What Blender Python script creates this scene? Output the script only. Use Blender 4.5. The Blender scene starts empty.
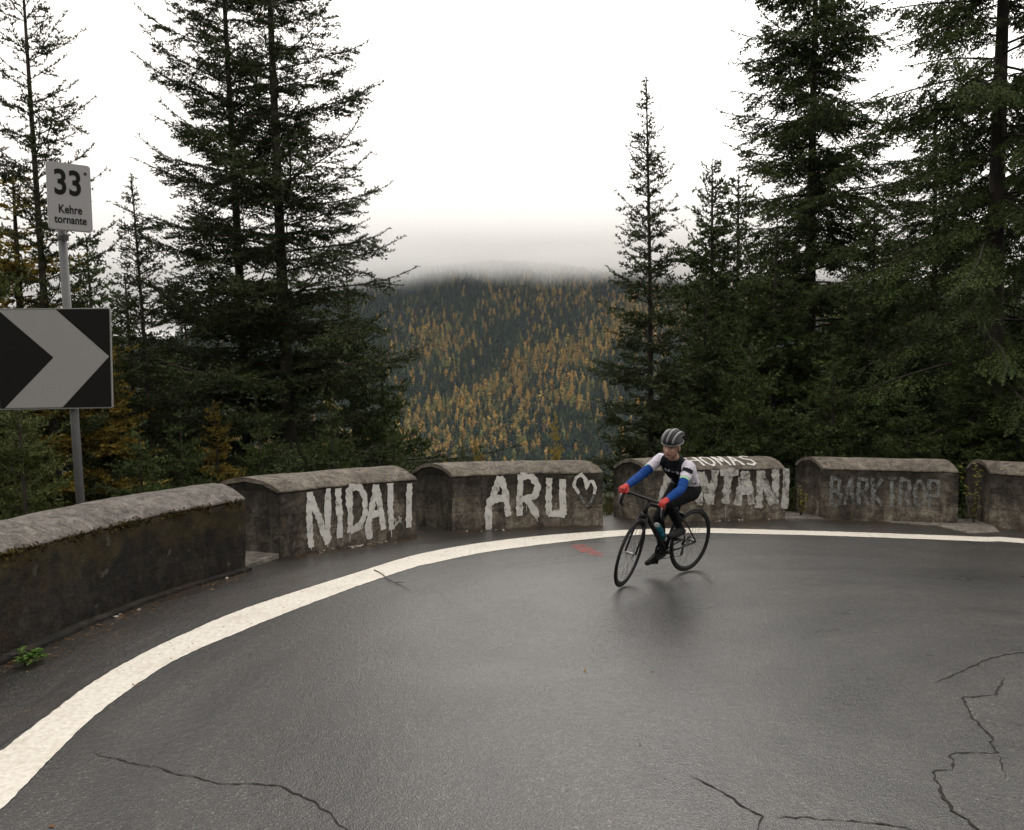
import bpy, bmesh, math, random
import numpy as np
from mathutils import Vector, Matrix, noise

random.seed(7)
SC = bpy.context.scene
COL = SC.collection
F, CH, HOR = 800.0, 2.0, 391.0            # focal length in pixels, eye height, horizon row of the road plane
PITCH = math.atan((415 - HOR) / F)

# ------------------------------------------------------------------ helpers
def link(o, parent=None):
    COL.objects.link(o)
    if parent is not None:
        o.parent = parent
    return o

def mesh_obj(name, verts, faces, mat=None, parent=None, smooth=False, mats=None, midx=None):
    me = bpy.data.meshes.new(name)
    me.from_pydata([tuple(v) for v in verts], [], [tuple(f) for f in faces])
    for m in (mats or ([mat] if mat else [])):
        me.materials.append(m)
    if midx is not None:
        me.polygons.foreach_set('material_index', np.asarray(midx, dtype=np.int32))
    if smooth:
        me.polygons.foreach_set('use_smooth', [True] * len(me.polygons))
    me.update()
    return link(bpy.data.objects.new(name, me), parent)

def bm_obj(name, bm, mat, parent=None, smooth=False):
    me = bpy.data.meshes.new(name)
    bm.normal_update()
    bm.to_mesh(me)
    bm.free()
    if mat:
        me.materials.append(mat)
    if smooth:
        me.polygons.foreach_set('use_smooth', [True] * len(me.polygons))
    return link(bpy.data.objects.new(name, me), parent)

def tri_mesh(name, tris, mat):
    """tris: (N,3,3) array -> loose triangle mesh data"""
    n = len(tris)
    me = bpy.data.meshes.new(name)
    me.vertices.add(3 * n)
    me.vertices.foreach_set('co', np.ascontiguousarray(tris, dtype=np.float32).ravel())
    me.loops.add(3 * n)
    me.loops.foreach_set('vertex_index', np.arange(3 * n, dtype=np.int32))
    me.polygons.add(n)
    me.polygons.foreach_set('loop_start', np.arange(0, 3 * n, 3, dtype=np.int32))
    me.materials.append(mat)
    me.update(calc_edges=True)
    return me

def empty(name, loc=(0, 0, 0), rot=(0, 0, 0)):
    o = bpy.data.objects.new(name, None)
    o.location = loc
    o.rotation_euler = rot
    o.empty_display_size = 0.2
    return link(o)

def tag(o, label=None, cat=None, group=None, kind=None):
    for k, v in (('label', label), ('category', cat), ('group', group), ('kind', kind)):
        if v:
            o[k] = v
    return o

def ray(px, py):
    u, v = (px - 512) / F, (415 - py) / F
    c, s = math.cos(PITCH), math.sin(PITCH)
    return Vector((u, c + v * s, -s + v * c))

def G(px, py, z=0.0):
    """the point of the road plane (or the level z) measured at a pixel of the photograph"""
    r = ray(px, py)
    t = (z - CH) / r.z
    return Vector((r.x * t, r.y * t, z))

def tube(bm, pts, rad, seg=8, cap=True):
    """sweep a circle along pts; rad a number or list"""
    pts = [Vector(p) for p in pts]
    n = len(pts)
    rads = rad if isinstance(rad, (list, tuple)) else [rad] * n
    rings = []
    up = None
    for i, p in enumerate(pts):
        t = (pts[min(i + 1, n - 1)] - pts[max(i - 1, 0)])
        t.normalize()
        if up is None:
            up = Vector((0, 0, 1)) if abs(t.z) < .9 else Vector((1, 0, 0))
        a = t.cross(up)
        if a.length < 1e-6:
            a = t.orthogonal()
        a.normalize()
        b = a.cross(t).normalized()
        up = b
        rings.append([bm.verts.new(p + (a * math.cos(q) + b * math.sin(q)) * rads[i])
                      for q in [2 * math.pi * k / seg for k in range(seg)]])
    for r0, r1 in zip(rings, rings[1:]):
        for k in range(seg):
            bm.faces.new((r0[k], r0[(k + 1) % seg], r1[(k + 1) % seg], r1[k]))
    if cap:
        bm.faces.new(rings[0][::-1])
        bm.faces.new(rings[-1])

def box(bm, c, size, rot=None, bevel=0):
    r = bmesh.ops.create_cube(bm, size=1)
    M = Matrix.Translation(Vector(c)) @ (rot.to_4x4() if rot else Matrix()) @ Matrix.Diagonal((*size, 1))
    bmesh.ops.transform(bm, matrix=M, verts=r['verts'])
    if bevel:
        es = {e for v in r['verts'] for e in v.link_edges}
        bmesh.ops.bevel(bm, geom=list(es), offset=bevel, segments=2, affect='EDGES')

# ------------------------------------------------------------------ materials
class NT:
    def __init__(self, name):
        self.m = bpy.data.materials.new(name)
        self.m.use_nodes = True
        self.t = self.m.node_tree
        self.b = self.t.nodes['Principled BSDF']
        self.out = self.t.nodes['Material Output']
        self._co = None
    def n(self, typ, **kw):
        nd = self.t.nodes.new(typ)
        ins = kw.pop('ins', {})
        for k, v in kw.items():
            setattr(nd, k, v)
        for k, v in ins.items():
            self.set(nd.inputs[k], v)
        return nd
    def set(self, sock, v):
        if isinstance(v, bpy.types.NodeSocket):
            self.t.links.new(v, sock)
        else:
            if isinstance(v, (tuple, list)) and len(v) == 3 and sock.type == 'RGBA':
                v = (*v, 1)
            sock.default_value = v
    def P(self, **kw):
        for k, v in kw.items():
            self.set(self.b.inputs[k.replace('_', ' ')], v)
    def co(self, which='Object'):
        if self._co is None:
            self._co = self.n('ShaderNodeTexCoord')
        return self._co.outputs[which]
    def scaled(self, sc, src=None, loc=(0, 0, 0)):
        return self.n('ShaderNodeMapping', ins={'Vector': src or self.co(), 'Scale': sc, 'Location': loc}).outputs[0]
    def noise(self, scale, detail=4, rough=.6, src=None, dist=0):
        return self.n('ShaderNodeTexNoise', ins={'Vector': src or self.co(), 'Scale': scale, 'Detail': detail,
                      'Roughness': rough, 'Distortion': dist}).outputs['Fac']
    def voro(self, scale, src=None, out='Distance'):
        return self.n('ShaderNodeTexVoronoi', ins={'Vector': src or self.co(), 'Scale': scale}).outputs[out]
    def ramp(self, fac, stops):
        r = self.n('ShaderNodeValToRGB', ins={'Fac': fac})
        e = r.color_ramp.elements
        while len(e) < len(stops):
            e.new(.5)
        for q, (p, c) in zip(e, stops):
            q.position = p
            q.color = (*c, 1) if isinstance(c, (tuple, list)) else (c, c, c, 1)
        return r.outputs[0]
    def mix(self, fac, a, b, mode='MIX'):
        x = self.n('ShaderNodeMix', data_type='RGBA', blend_type=mode)
        self.set(x.inputs[0], fac)
        self.set(x.inputs[6], a)
        self.set(x.inputs[7], b)
        return x.outputs[2]
    def math(self, op, a, b=0, clamp=False):
        x = self.n('ShaderNodeMath', operation=op, use_clamp=clamp)
        self.set(x.inputs[0], a)
        self.set(x.inputs[1], b)
        return x.outputs[0]
    def bump(self, h, strength=.3, dist=.01):
        self.P(Normal=self.n('ShaderNodeBump', ins={'Height': h, 'Strength': strength, 'Distance': dist}).outputs[0])

def plain(name, c, rough=.6, metal=0., var=.15, scale=30, spec=.5):
    t = NT(name)
    n = t.noise(scale, 3)
    col = t.mix(n, [max(0, x * (1 - var)) for x in c], [min(1, x * (1 + var)) for x in c])
    t.P(Base_Color=col, Roughness=rough, Metallic=metal)
    t.b.inputs['Specular IOR Level'].default_value = spec
    return t.m

def asphalt_mat(name='wet asphalt', tone=1., soil=0.):
    t = NT(name)
    P = t.co()
    grain = t.voro(120)
    cellc = t.voro(120, out='Color')
    sep = t.n('ShaderNodeSeparateColor', ins={0: cellc}).outputs[0]
    stone = t.ramp(sep, [(0, .012), (.5, .024), (.80, .044), (.94, .088), (1, .19)])
    c = t.mix(1, stone, (1.0 * tone, .925 * tone, .85 * tone), 'MULTIPLY')
    # worn wheel tracks that follow the bend: rings round the bend's centre
    sx = t.n('ShaderNodeSeparateXYZ', ins={0: P})
    dx = t.math('SUBTRACT', sx.outputs[0], 3.5)
    dy = t.math('SUBTRACT', sx.outputs[1], 4.6)
    rr = t.math('SQRT', t.math('ADD', t.math('MULTIPLY', dx, dx), t.math('MULTIPLY', dy, dy)))
    an = t.math('ARCTAN2', dy, dx)
    pv = t.n('ShaderNodeCombineXYZ', ins={0: t.math('MULTIPLY', rr, 1.7), 1: t.math('MULTIPLY', an, 1.3)}).outputs[0]
    ring = t.noise(1.0, 5, .62, src=pv)
    fine_ring = t.noise(1.0, 4, .65, src=t.n('ShaderNodeCombineXYZ', ins={0: t.math('MULTIPLY', rr, 7.), 1: t.math('MULTIPLY', an, 7.)}).outputs[0])
    damp = t.ramp(t.noise(.42, 6, .66, dist=.5), [(.33, 0.), (.67, 1.)])
    c = t.mix(1, c, t.ramp(ring, [(.38, .55), (.50, 1.), (.62, 1.45)]), 'MULTIPLY')
    c = t.mix(1, c, t.ramp(fine_ring, [(.34, .74), (.66, 1.22)]), 'MULTIPLY')
    c = t.mix(1, c, t.ramp(damp, [(0, .66), (1, 1.2)]), 'MULTIPLY')
    c = t.mix(1, c, t.ramp(t.noise(11, 5, .75), [(.34, .70), (.66, 1.25)]), 'MULTIPLY')
    if soil:
        k = t.math('MULTIPLY', t.ramp(t.math('ADD', t.math('MULTIPLY', t.noise(1.6, 6, .75), .6), t.math('MULTIPLY', t.noise(22, 4, .75), .4)), [(.50, 0.), (.62, 1.)]), soil)
        c = t.mix(k, c, (.045, .027, .015))
    t.P(Base_Color=c)
    rough = t.math('ADD', t.math('ADD', t.math('MULTIPLY', ring, .24), t.math('MULTIPLY', damp, .08)), .24)
    t.P(Roughness=rough)
    t.b.inputs['Specular IOR Level'].default_value = .5
    t.P(Coat_Weight=t.math('SUBTRACT', .80, t.math('MULTIPLY', damp, .35)), Coat_Roughness=t.math('ADD', t.math('MULTIPLY', ring, .2), .2))
    c2 = t.ramp(t.noise(17, 5, .75), [(.36, .55), (.64, 1.42)])
    t.P(Base_Color=t.mix(1, c, c2, 'MULTIPLY'))
    h = t.math('ADD', t.math('ADD', t.math('MULTIPLY', grain, .9), t.math('MULTIPLY', t.noise(40, 3), .6)), t.math('MULTIPLY', t.noise(16, 3), 2.4))
    t.bump(h, .6, .008)
    cb = t.n('ShaderNodeBump', ins={'Height': t.math('ADD', t.noise(20, 4, .7), t.math('MULTIPLY', grain, .35)), 'Strength': .42, 'Distance': .008}).outputs[0]
    t.set(t.b.inputs['Coat Normal'], cb)
    return t.m

def paint_mat(name, c, lo=.38, hi=.5, scale=9, rough=.55, joints=False):
    """worn paint: real gaps where the paint has gone"""
    t = NT(name)
    n = t.math('ADD', t.math('MULTIPLY', t.noise(scale, 6, .75), .7), t.math('MULTIPLY', t.noise(scale * 7, 4, .7), .3))
    a = t.ramp(n, [(lo, 0.), (hi, 1.)])
    col = t.mix(t.noise(14, 5), [x * .72 for x in c], c)
    t.P(Base_Color=col, Roughness=rough, Alpha=a)
    return t.m

def line_mat():
    t = NT('road line paint')
    n = t.math('ADD', t.math('MULTIPLY', t.noise(4, 6, .75), .6), t.math('MULTIPLY', t.noise(70, 4, .8), .4))
    a = t.ramp(n, [(.325, 0.), (.39, 1.)])
    col = t.mix(t.ramp(t.noise(26, 5, .7), [(.32, 0.), (.6, 1.)]), (.47, .43, .37), (.66, .63, .57))
    col = t.mix(t.ramp(t.noise(2.2, 6, .75), [(.50, 0.), (.72, .45)]), col, (.36, .32, .26))
    t.P(Base_Color=col, Roughness=.5, Alpha=a)
    t.bump(t.noise(90, 3), .18, .005)
    return t.m

def concrete_mat(name, dark, mid, light, moss=0., top=False, streak=1.):
    t = NT(name)
    P = t.co()
    big = t.noise(2.2, 6, .7, dist=.6)
    c = t.ramp(big, [(.30, dark), (.5, mid), (.72, light)])
    if not top:
        st = t.noise(1.0, 5, .65, src=t.scaled((9, 9, 1.3)))
        c = t.mix(.75 * streak, c, t.ramp(st, [(.30, .35), (.55, 1.), (.75, 1.35)]), 'MULTIPLY')
        z = t.n('ShaderNodeSeparateXYZ', ins={0: P}).outputs[2]
        zz = t.math('ADD', z, t.math('MULTIPLY', t.math('SUBTRACT', t.noise(5, 4), .5), .30))
        # darker below the coping, paler near the foot, the change broken up by noise
        c = t.mix(1, c, t.ramp(zz, [(.0, 1.15), (.22, 1.35), (.40, .95), (.70, .42), (1, .40)]), 'MULTIPLY')
        for zj in (.27, .50):
            d = t.math('ABSOLUTE', t.math('SUBTRACT', z, zj + 0.0))
            d = t.math('ADD', d, t.math('MULTIPLY', t.math('SUBTRACT', t.noise(6, 3), .5), .03))
            c = t.mix(.6, c, t.ramp(d, [(.0, .35), (.016, 1.)]), 'MULTIPLY')
    fine = t.noise(45, 4, .75)
    c = t.mix(1, c, t.ramp(fine, [(.28, .45), (.72, 1.45)]), 'MULTIPLY')
    pk = t.ramp(t.noise(9, 6, .75, dist=.8), [(.38, .5), (.5, 1.), (.64, 1.5)])
    c = t.mix(1, c, pk, 'MULTIPLY')
    if moss:
        z = t.n('ShaderNodeSeparateXYZ', ins={0: P}).outputs[2]
        mm = t.math('ADD', t.math('MULTIPLY', z, .55), t.math('MULTIPLY', t.noise(4.5, 6, .75), .9))
        mk = t.ramp(mm, [(.66, 0.), (.86, 1.)])
        mk = t.math('MULTIPLY', mk, moss)
        c = t.mix(mk, c, t.mix(t.noise(11, 4), (.012, .012, .004), (.055, .036, .008)))
        rk = t.ramp(t.noise(2.6, 6, .7), [(.56, 0.), (.70, .55)])
        c = t.mix(rk, c, (.045, .022, .010))
        lk = t.ramp(t.noise(7, 3, .5), [(.66, 0.), (.74, .5)])
        c = t.mix(lk, c, (.12, .11, .095))
    t.P(Base_Color=c, Roughness=.82)
    t.b.inputs['Specular IOR Level'].default_value = .3
    h = t.math('ADD', t.math('MULTIPLY', t.noise(18, 6, .7), 1.), t.math('MULTIPLY', t.noise(70, 4, .7), .4))
    t.bump(h, .8, .02)
    return t.m

def needle_mat(name, a, b, c, trans=.18):
    t = NT(name)
    rnd = t.n('ShaderNodeNewGeometry').outputs['Random Per Island']
    col = t.ramp(rnd, [(0, a), (.55, b), (1, c)])
    cl = t.noise(.9, 3)
    col = t.mix(1, col, t.ramp(cl, [(.3, .65), (.7, 1.4)]), 'MULTIPLY')
    t.P(Base_Color=col, Roughness=.65)
    t.b.inputs['Specular IOR Level'].default_value = .25
    tr = t.n('ShaderNodeBsdfTranslucent', ins={'Color': col})
    mx = t.n('ShaderNodeMixShader', ins={0: trans, 1: t.b.outputs[0], 2: tr.outputs[0]})
    t.t.links.new(mx.outputs[0], t.out.inputs[0])
    return t.m

def bark_mat():
    t = NT('conifer bark')
    n = t.noise(1, 6, .7, src=t.scaled((14, 14, 3)))
    c = t.ramp(n, [(.3, (.014, .011, .009)), (.55, (.035, .027, .021)), (.75, (.07, .058, .046))])
    t.P(Base_Color=c, Roughness=.9)
    t.bump(n, .8, .03)
    return t.m

def ground_mat():
    t = NT('forest floor')
    c = t.ramp(t.noise(.9, 6, .7), [(.3, (.012, .014, .006)), (.5, (.03, .032, .012)), (.7, (.05, .038, .016))])
    c = t.mix(1, c, t.ramp(t.noise(12, 5, .7), [(.3, .6), (.7, 1.4)]), 'MULTIPLY')
    t.P(Base_Color=c, Roughness=.95)
    t.b.inputs['Specular IOR Level'].default_value = .1
    t.bump(t.noise(9, 6, .7), 1., .08)
    return t.m

def tint_mat():
    t = NT('distant foliage')
    at = t.n('ShaderNodeAttribute', attribute_name='tint').outputs['Color']
    rnd = t.n('ShaderNodeNewGeometry').outputs['Random Per Island']
    c = t.mix(1, at, t.ramp(rnd, [(0, .6), (1, 1.4)]), 'MULTIPLY')
    t.P(Base_Color=c, Roughness=.9)
    t.b.inputs['Specular IOR Level'].default_value = .05
    return t.m

M = dict(
    asphalt=asphalt_mat(tone=.50), shoulder=asphalt_mat('old shoulder asphalt', .42, .8), patch=asphalt_mat('repair asphalt', .74), line=line_mat(),
    red=paint_mat('red marking paint', (.50, .045, .04), .46, .62, 12),
    graffiti=paint_mat('white wall paint', (.64, .63, .60), .335, .47, 10),
    graffiti_thin=paint_mat('worn grey wall paint', (.52, .51, .48), .37, .54, 9),
    graffiti_faded=paint_mat('faded bluish wall paint', (.30, .32, .32), .40, .66, 11),
    cap=concrete_mat('weathered coping', (.066, .056, .045), (.125, .107, .086), (.18, .158, .13), top=True),
    cap_grey=concrete_mat('grey coping', (.075, .067, .059), (.125, .112, .10), (.17, .153, .138), top=True),
    face=concrete_mat('stained wall face', (.030, .025, .019), (.085, .072, .056), (.22, .192, .15)),
    face_dark=concrete_mat('dark wall end', (.030, .027, .020), (.065, .057, .044), (.12, .108, .085)),  # shade of the recessed end and its moss, both put into the colour
    face_moss=concrete_mat('mossy wall face', (.006, .005, .004), (.013, .011, .0085), (.030, .026, .021), moss=.95),
    slab=concrete_mat('worn slab', (.09, .08, .07), (.16, .145, .125), (.22, .20, .175), top=True),
    crack=paint_mat('crack shadow earth', (.012, .011, .010), .30, .42, 18, 1.),
    bark=bark_mat(), ground=ground_mat(), tint=tint_mat(),
    spruce=needle_mat('spruce needles', (.017, .027, .009), (.038, .055, .017), (.078, .090, .032)),
    spruce_dark=needle_mat('dark spruce needles', (.018, .033, .009), (.042, .066, .016), (.085, .106, .028)),
    spruce_bright=needle_mat('bright spruce needles', (.028, .044, .011), (.062, .080, .018), (.11, .115, .03)),  # brighter, yellower green than the other spruce needles
    larch=needle_mat('autumn larch needles', (.13, .09, .018), (.25, .18, .034), (.35, .27, .06), .4),
    leaf_yellow=needle_mat('yellow leaves', (.16, .15, .025), (.30, .26, .05), (.12, .16, .035), .35),
    leaf_green=needle_mat('weed leaves', (.05, .11, .02), (.10, .19, .035), (.16, .24, .06), .3),
    dead=needle_mat('fallen leaf', (.045, .024, .012), (.13, .065, .025), (.30, .19, .08), .1),
    steel=plain('galvanised steel', (.095, .097, .10), .6, .3, .2, 18),
    black=plain('black sign film', (.007, .007, .007), .6, spec=.15),
    refl=plain('grey reflective film', (.265, .262, .26), .42, 0, .06, 60),
    plate=plain('white sign film', (.29, .29, .30), .45, 0, .08, 20),
    letter=plain('black lettering', (.006, .006, .006), .6, spec=.15),
    rim_edge=plain('sign edge', (.30, .30, .30), .4, .4),
)

# ------------------------------------------------------------------ terrain
CX, CY, RR = 3.5, 5.2, 8.15
def sstep(a, b, x):
    t = np.clip((x - a) / (b - a), 0, 1)
    return t * t * (3 - 2 * t)

def terrain(x, y):
    x = np.asarray(x, float)
    y = np.asarray(y, float)
    # distance outside the outer edge of the bend (capsule that runs back towards the viewer)
    yy = np.minimum(y, CY)
    d = np.where(y > CY, np.hypot(x - CX, y - CY), np.abs(x - CX)) - RR
    d = np.where(d > 0, d, 0)
    near = -0.62 * d + 0.5 * np.sin(x * .37 + y * .21) * sstep(1, 8, d) + .25 * np.sin(x * 1.1 - y * .9) * sstep(.5, 5, d)
    near = np.maximum(near, -78 + 3 * np.sin(x * .02))
    # valley side across
    fold = 26 * np.sin(x * .011 + y * .006 + .6) + 12 * np.sin(x * .027 - y * .009) + 5 * np.sin(x * .06 + y * .03)
    ridge = sstep(-620, -60, x + .12 * (y - 900))
    rise = np.maximum(y - 640 - .12 * x, 0)
    far = -74 + rise * .50 * (.30 + .70 * ridge) + fold * sstep(0, 160, rise) * .55
    far = np.where(far > 150, 150 + 40 * np.tanh((far - 150) / 60), far)
    z = np.where(y > 300, np.maximum(near, far), near)
    back = np.maximum(-9 - y, 0) * .55
    z = np.where(y < -9, np.maximum(z, 0) + np.minimum(back, 45), z)
    return z - .035

def make_ground():
    def axis(lo, hi, c, n, k):
        t = np.linspace(-1, 1, n)
        s = np.sinh(k * t) / np.sinh(k)
        return np.where(s < 0, c + s * (c - lo), c + s * (hi - c))
    xs = axis(-1500, 1500, 3.5, 240, 5.6)
    ys = axis(-160, 1700, 8, 300, 5.0)
    X, Y = np.meshgrid(xs, ys)
    Z = terrain(X, Y)
    V = np.stack([X.ravel(), Y.ravel(), Z.ravel()], 1)
    nx = len(xs)
    i = np.arange((len(ys) - 1) * (nx - 1))
    a = (i // (nx - 1)) * nx + i % (nx - 1)
    Fc = np.stack([a, a + 1, a + 1 + nx, a + nx], 1)
    return tag(mesh_obj('ground', V.tolist(), Fc.tolist(), M['ground'], smooth=True),
               'dark wooded ground falling into the valley and rising to the far mountainside', 'ground', kind='structure')
make_ground()

# ------------------------------------------------------------------ road
def make_road():
    pts = [(CX - RR, -12)]
    for k in range(65):
        a = math.pi - math.pi * k / 64
        pts.append((CX + RR * math.cos(a), CY + RR * math.sin(a)))
    pts.append((CX + RR, -12))
    vs = [(x, y, 0) for x, y in pts]
    o = mesh_obj('road', vs, [list(range(len(vs)))[::-1]], M['asphalt'])
    tag(o, 'wet dark grey asphalt of the hairpin bend', 'road', kind='structure')
make_road()

UP = [(0, 752), (46, 717), (91.5, 683.5), (137, 657), (180, 636), (238.6, 611), (297, 591.5), (356, 573), (407, 557.3),
      (456, 547), (512, 539), (568.5, 533.6), (625, 530.2), (690, 528.2), (745, 529.2), (800, 530.8), (830, 531.6), (888, 533.6), (980, 537), (1024, 539)]
LO = [(0, 810.5), (46, 763.6), (91.5, 719), (137, 684.6), (180, 658), (238.6, 632.5), (297, 609), (356, 587), (414, 567.5),
      (434, 563), (490, 551.7), (568.5, 541.6), (625, 536), (690, 533.3), (730, 533.6), (800, 535.2), (830, 536), (888, 538), (980, 541.6), (1024, 543.6)]
def spline(pts, n):
    """Catmull-Rom resampling by chord length"""
    P = [Vector(p) for p in pts]
    P = [P[0] * 2 - P[1]] + P + [P[-1] * 2 - P[-2]]
    out = []
    for i in range(1, len(P) - 2):
        for k in range(n):
            t = k / n
            a, b, c, d = P[i - 1], P[i], P[i + 1], P[i + 2]
            out.append(.5 * ((2 * b) + (c - a) * t + (2 * a - 5 * b + 4 * c - d) * t * t + (3 * b - a - 3 * c + d) * t ** 3))
    out.append(P[-2])
    return out

def make_line():
    def side(px, pre, post):
        q = G(*px[0])
        return spline([pre.lerp(q, t) for t in (-.6, 0, .3, .5, .68, .84)] + [G(*p) for p in px] + post, 14)
    up = side(UP, Vector((-2.72, .6, 0)), [Vector((8.6, 9.4, 0)), Vector((9.9, 6.5, 0)), Vector((10.1, 2, 0))])
    lo = side(LO, Vector((-2.44, .6, 0)), [Vector((8.3, 9.1, 0)), Vector((9.6, 6.3, 0)), Vector((9.8, 2, 0))])
    n = min(len(up), len(lo))
    vs, fs = [], []
    N = 6
    for i in range(n):
        a, b = up[i], lo[i]
        j = .014 * noise.noise((i * .8, 3, 0)) + .014 * noise.noise((i * 2.7, 8, 0)) + random.uniform(-.006, .006)
        k = .014 * noise.noise((i * .8, 30, 0)) + .014 * noise.noise((i * 2.7, 18, 0)) + random.uniform(-.006, .006)
        w = (b - a).normalized()
        a, b = a + w * j, b + w * k
        for q in range(N):
            p = a.lerp(b, q / (N - 1))
            vs.append((p.x, p.y, .004))
    for i in range(n - 1):
        for q in range(N - 1):
            v = i * N + q
            fs.append((v, v + N, v + N + 1, v + 1))
    tag(mesh_obj('road_line', vs, fs, M['line']), 'white painted edge line sweeping round the bend', 'road line', kind='structure')
make_line()

def make_shoulder_and_patch():
    inner = spline([Vector((-2.71, .6, 0)), Vector((-2.72, 2.4, 0)), Vector((-2.72, 3.6, 0))] + [G(*p) for p in UP] + [Vector((8.6, 9.4, 0))], 4)
    vs, fs = [], []
    for i, p in enumerate(inner):
        d = (p - Vector((CX, min(p.y, CY), 0))).normalized()
        j = .05 * noise.noise((i * .35, 4, 0)) - .02
        a = p - d * j
        b = Vector((CX, min(p.y, CY), 0)) + d * (RR - .02)
        for k in range(5):
            q = a.lerp(b, k / 4)
            vs.append((q.x, q.y, .002))
    for i in range(len(inner) - 1):
        for k in range(4):
            v = i * 5 + k
            fs.append((v, v + 5, v + 6, v + 1))
    tag(mesh_obj('road_shoulder', vs, fs, M['shoulder']), 'darker old asphalt strip between the white line and the parapet', 'road shoulder', kind='structure')
    pts = [(1040, 668), (1003, 675), (998, 695), (962, 700), (974, 720), (992, 738), (997, 753), (951, 755), (951, 771), (933, 772), (939, 784), (951, 810), (967, 820), (985, 834), (1000, 860), (1120, 860), (1120, 660)]
    vs = [(*G(*p).to_2d(), .0021) for p in pts]
    tag(mesh_obj('road_patch', vs, [list(range(len(vs)))], M['patch']), 'slightly paler repaired patch of asphalt at the right edge', 'road patch', kind='structure')
make_shoulder_and_patch()

def crack(pts, w, label, seed):
    """an open crack in the asphalt: an irregular dark ribbon lying in the surface"""
    rnd = random.Random(seed)
    P = [G(*p) for p in pts]
    fine = []
    for a, b in zip(P, P[1:]):
        L = (b - a).length
        m = max(2, int(L / .035))
        nrm = Vector((-(b - a).y, (b - a).x, 0)).normalized()
        j = 0
        for k in range(m):
            t = k / m
            j = 0 if k == 0 else j * .6 + rnd.gauss(0, .0065)
            fine.append(a.lerp(b, t) + nrm * j)
    fine.append(P[-1])
    vs, fs = [], []
    for i, p in enumerate(fine):
        t = (fine[min(i + 1, len(fine) - 1)] - fine[max(i - 1, 0)]).normalized()
        n = Vector((-t.y, t.x, 0))
        e = min(1, i / 4, (len(fine) - 1 - i) / 4) + .12
        ww = w * .55 * e * rnd.uniform(.3, 1.5) / 2
        vs += [(*(p + n * ww).to_2d(), .003), (*(p - n * ww).to_2d(), .003)]
    for i in range(len(fine) - 1):
        fs.append((2 * i, 2 * i + 1, 2 * i + 3, 2 * i + 2))
    tag(mesh_obj('road_crack', vs, fs, M['crack']), label, 'crack', kind='structure')
def zc(pts, o, s):
    return [(o[0] + x / s, o[1] + y / s) for x, y in pts]
R8 = ((660, 640), 2.813)
crack(zc([(1060, 30), (1000, 38), (930, 52), (880, 72), (825, 98), (770, 122)], *R8), .020, 'curved crack in the asphalt at the edge of the road patch', 1)
crack(zc([(965, 105), (950, 155), (850, 165), (885, 225), (935, 275), (950, 318), (820, 322), (822, 368), (768, 372), (785, 405), (820, 480), (865, 505), (915, 545), (950, 600)], *R8), .022, 'stepped crack running down the asphalt on the right', 2)
crack(zc([(950, 318), (970, 390)], *R8), .014, 'short crack branching off the stepped crack', 3)
crack(zc([(80, 380), (160, 420), (230, 468), (290, 496), (275, 535), (262, 560)], *R8), .016, 'crack ending in a fork at the bottom of the road', 4)
crack(zc([(290, 496), (400, 497), (520, 510), (640, 520), (760, 540)], *R8), .013, 'side crack of the fork running to the right', 5)
crack([(90, 752), (120, 760), (165, 770), (215, 783), (280, 786), (318, 805), (345, 828), (352, 840)], .014, 'long crack across the asphalt on the near left', 6)

def red_mark():
    pts = zc([(760, 450), (800, 440), (850, 455), (905, 490), (900, 500), (850, 490), (800, 475)], (400, 445), 4.452)
    vs = [(*G(*p).to_2d(), .005) for p in pts]
    tag(mesh_obj('painted_mark', vs, [list(range(len(vs)))], M['red']), 'smeared red paint mark on the asphalt', 'paint mark', kind='structure')
red_mark()

# ------------------------------------------------------------------ parapet blocks
FH, RISE = .80, .15
def arch(o):
    """height of the coping over the fraction o of the wall's thickness"""
    k = 1 - (2 * o - 1) ** 2
    return FH + RISE * k ** 1.02

def rough_pt(p, amp, seed):
    q = Vector((p[0] * 3 + seed, p[1] * 3, p[2] * 3))
    r = Vector((p[0] * 14 + seed, p[1] * 14, p[2] * 14))
    return Vector(p) + noise.noise_vector(q) * amp + noise.noise_vector(r) * amp * .45

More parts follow.
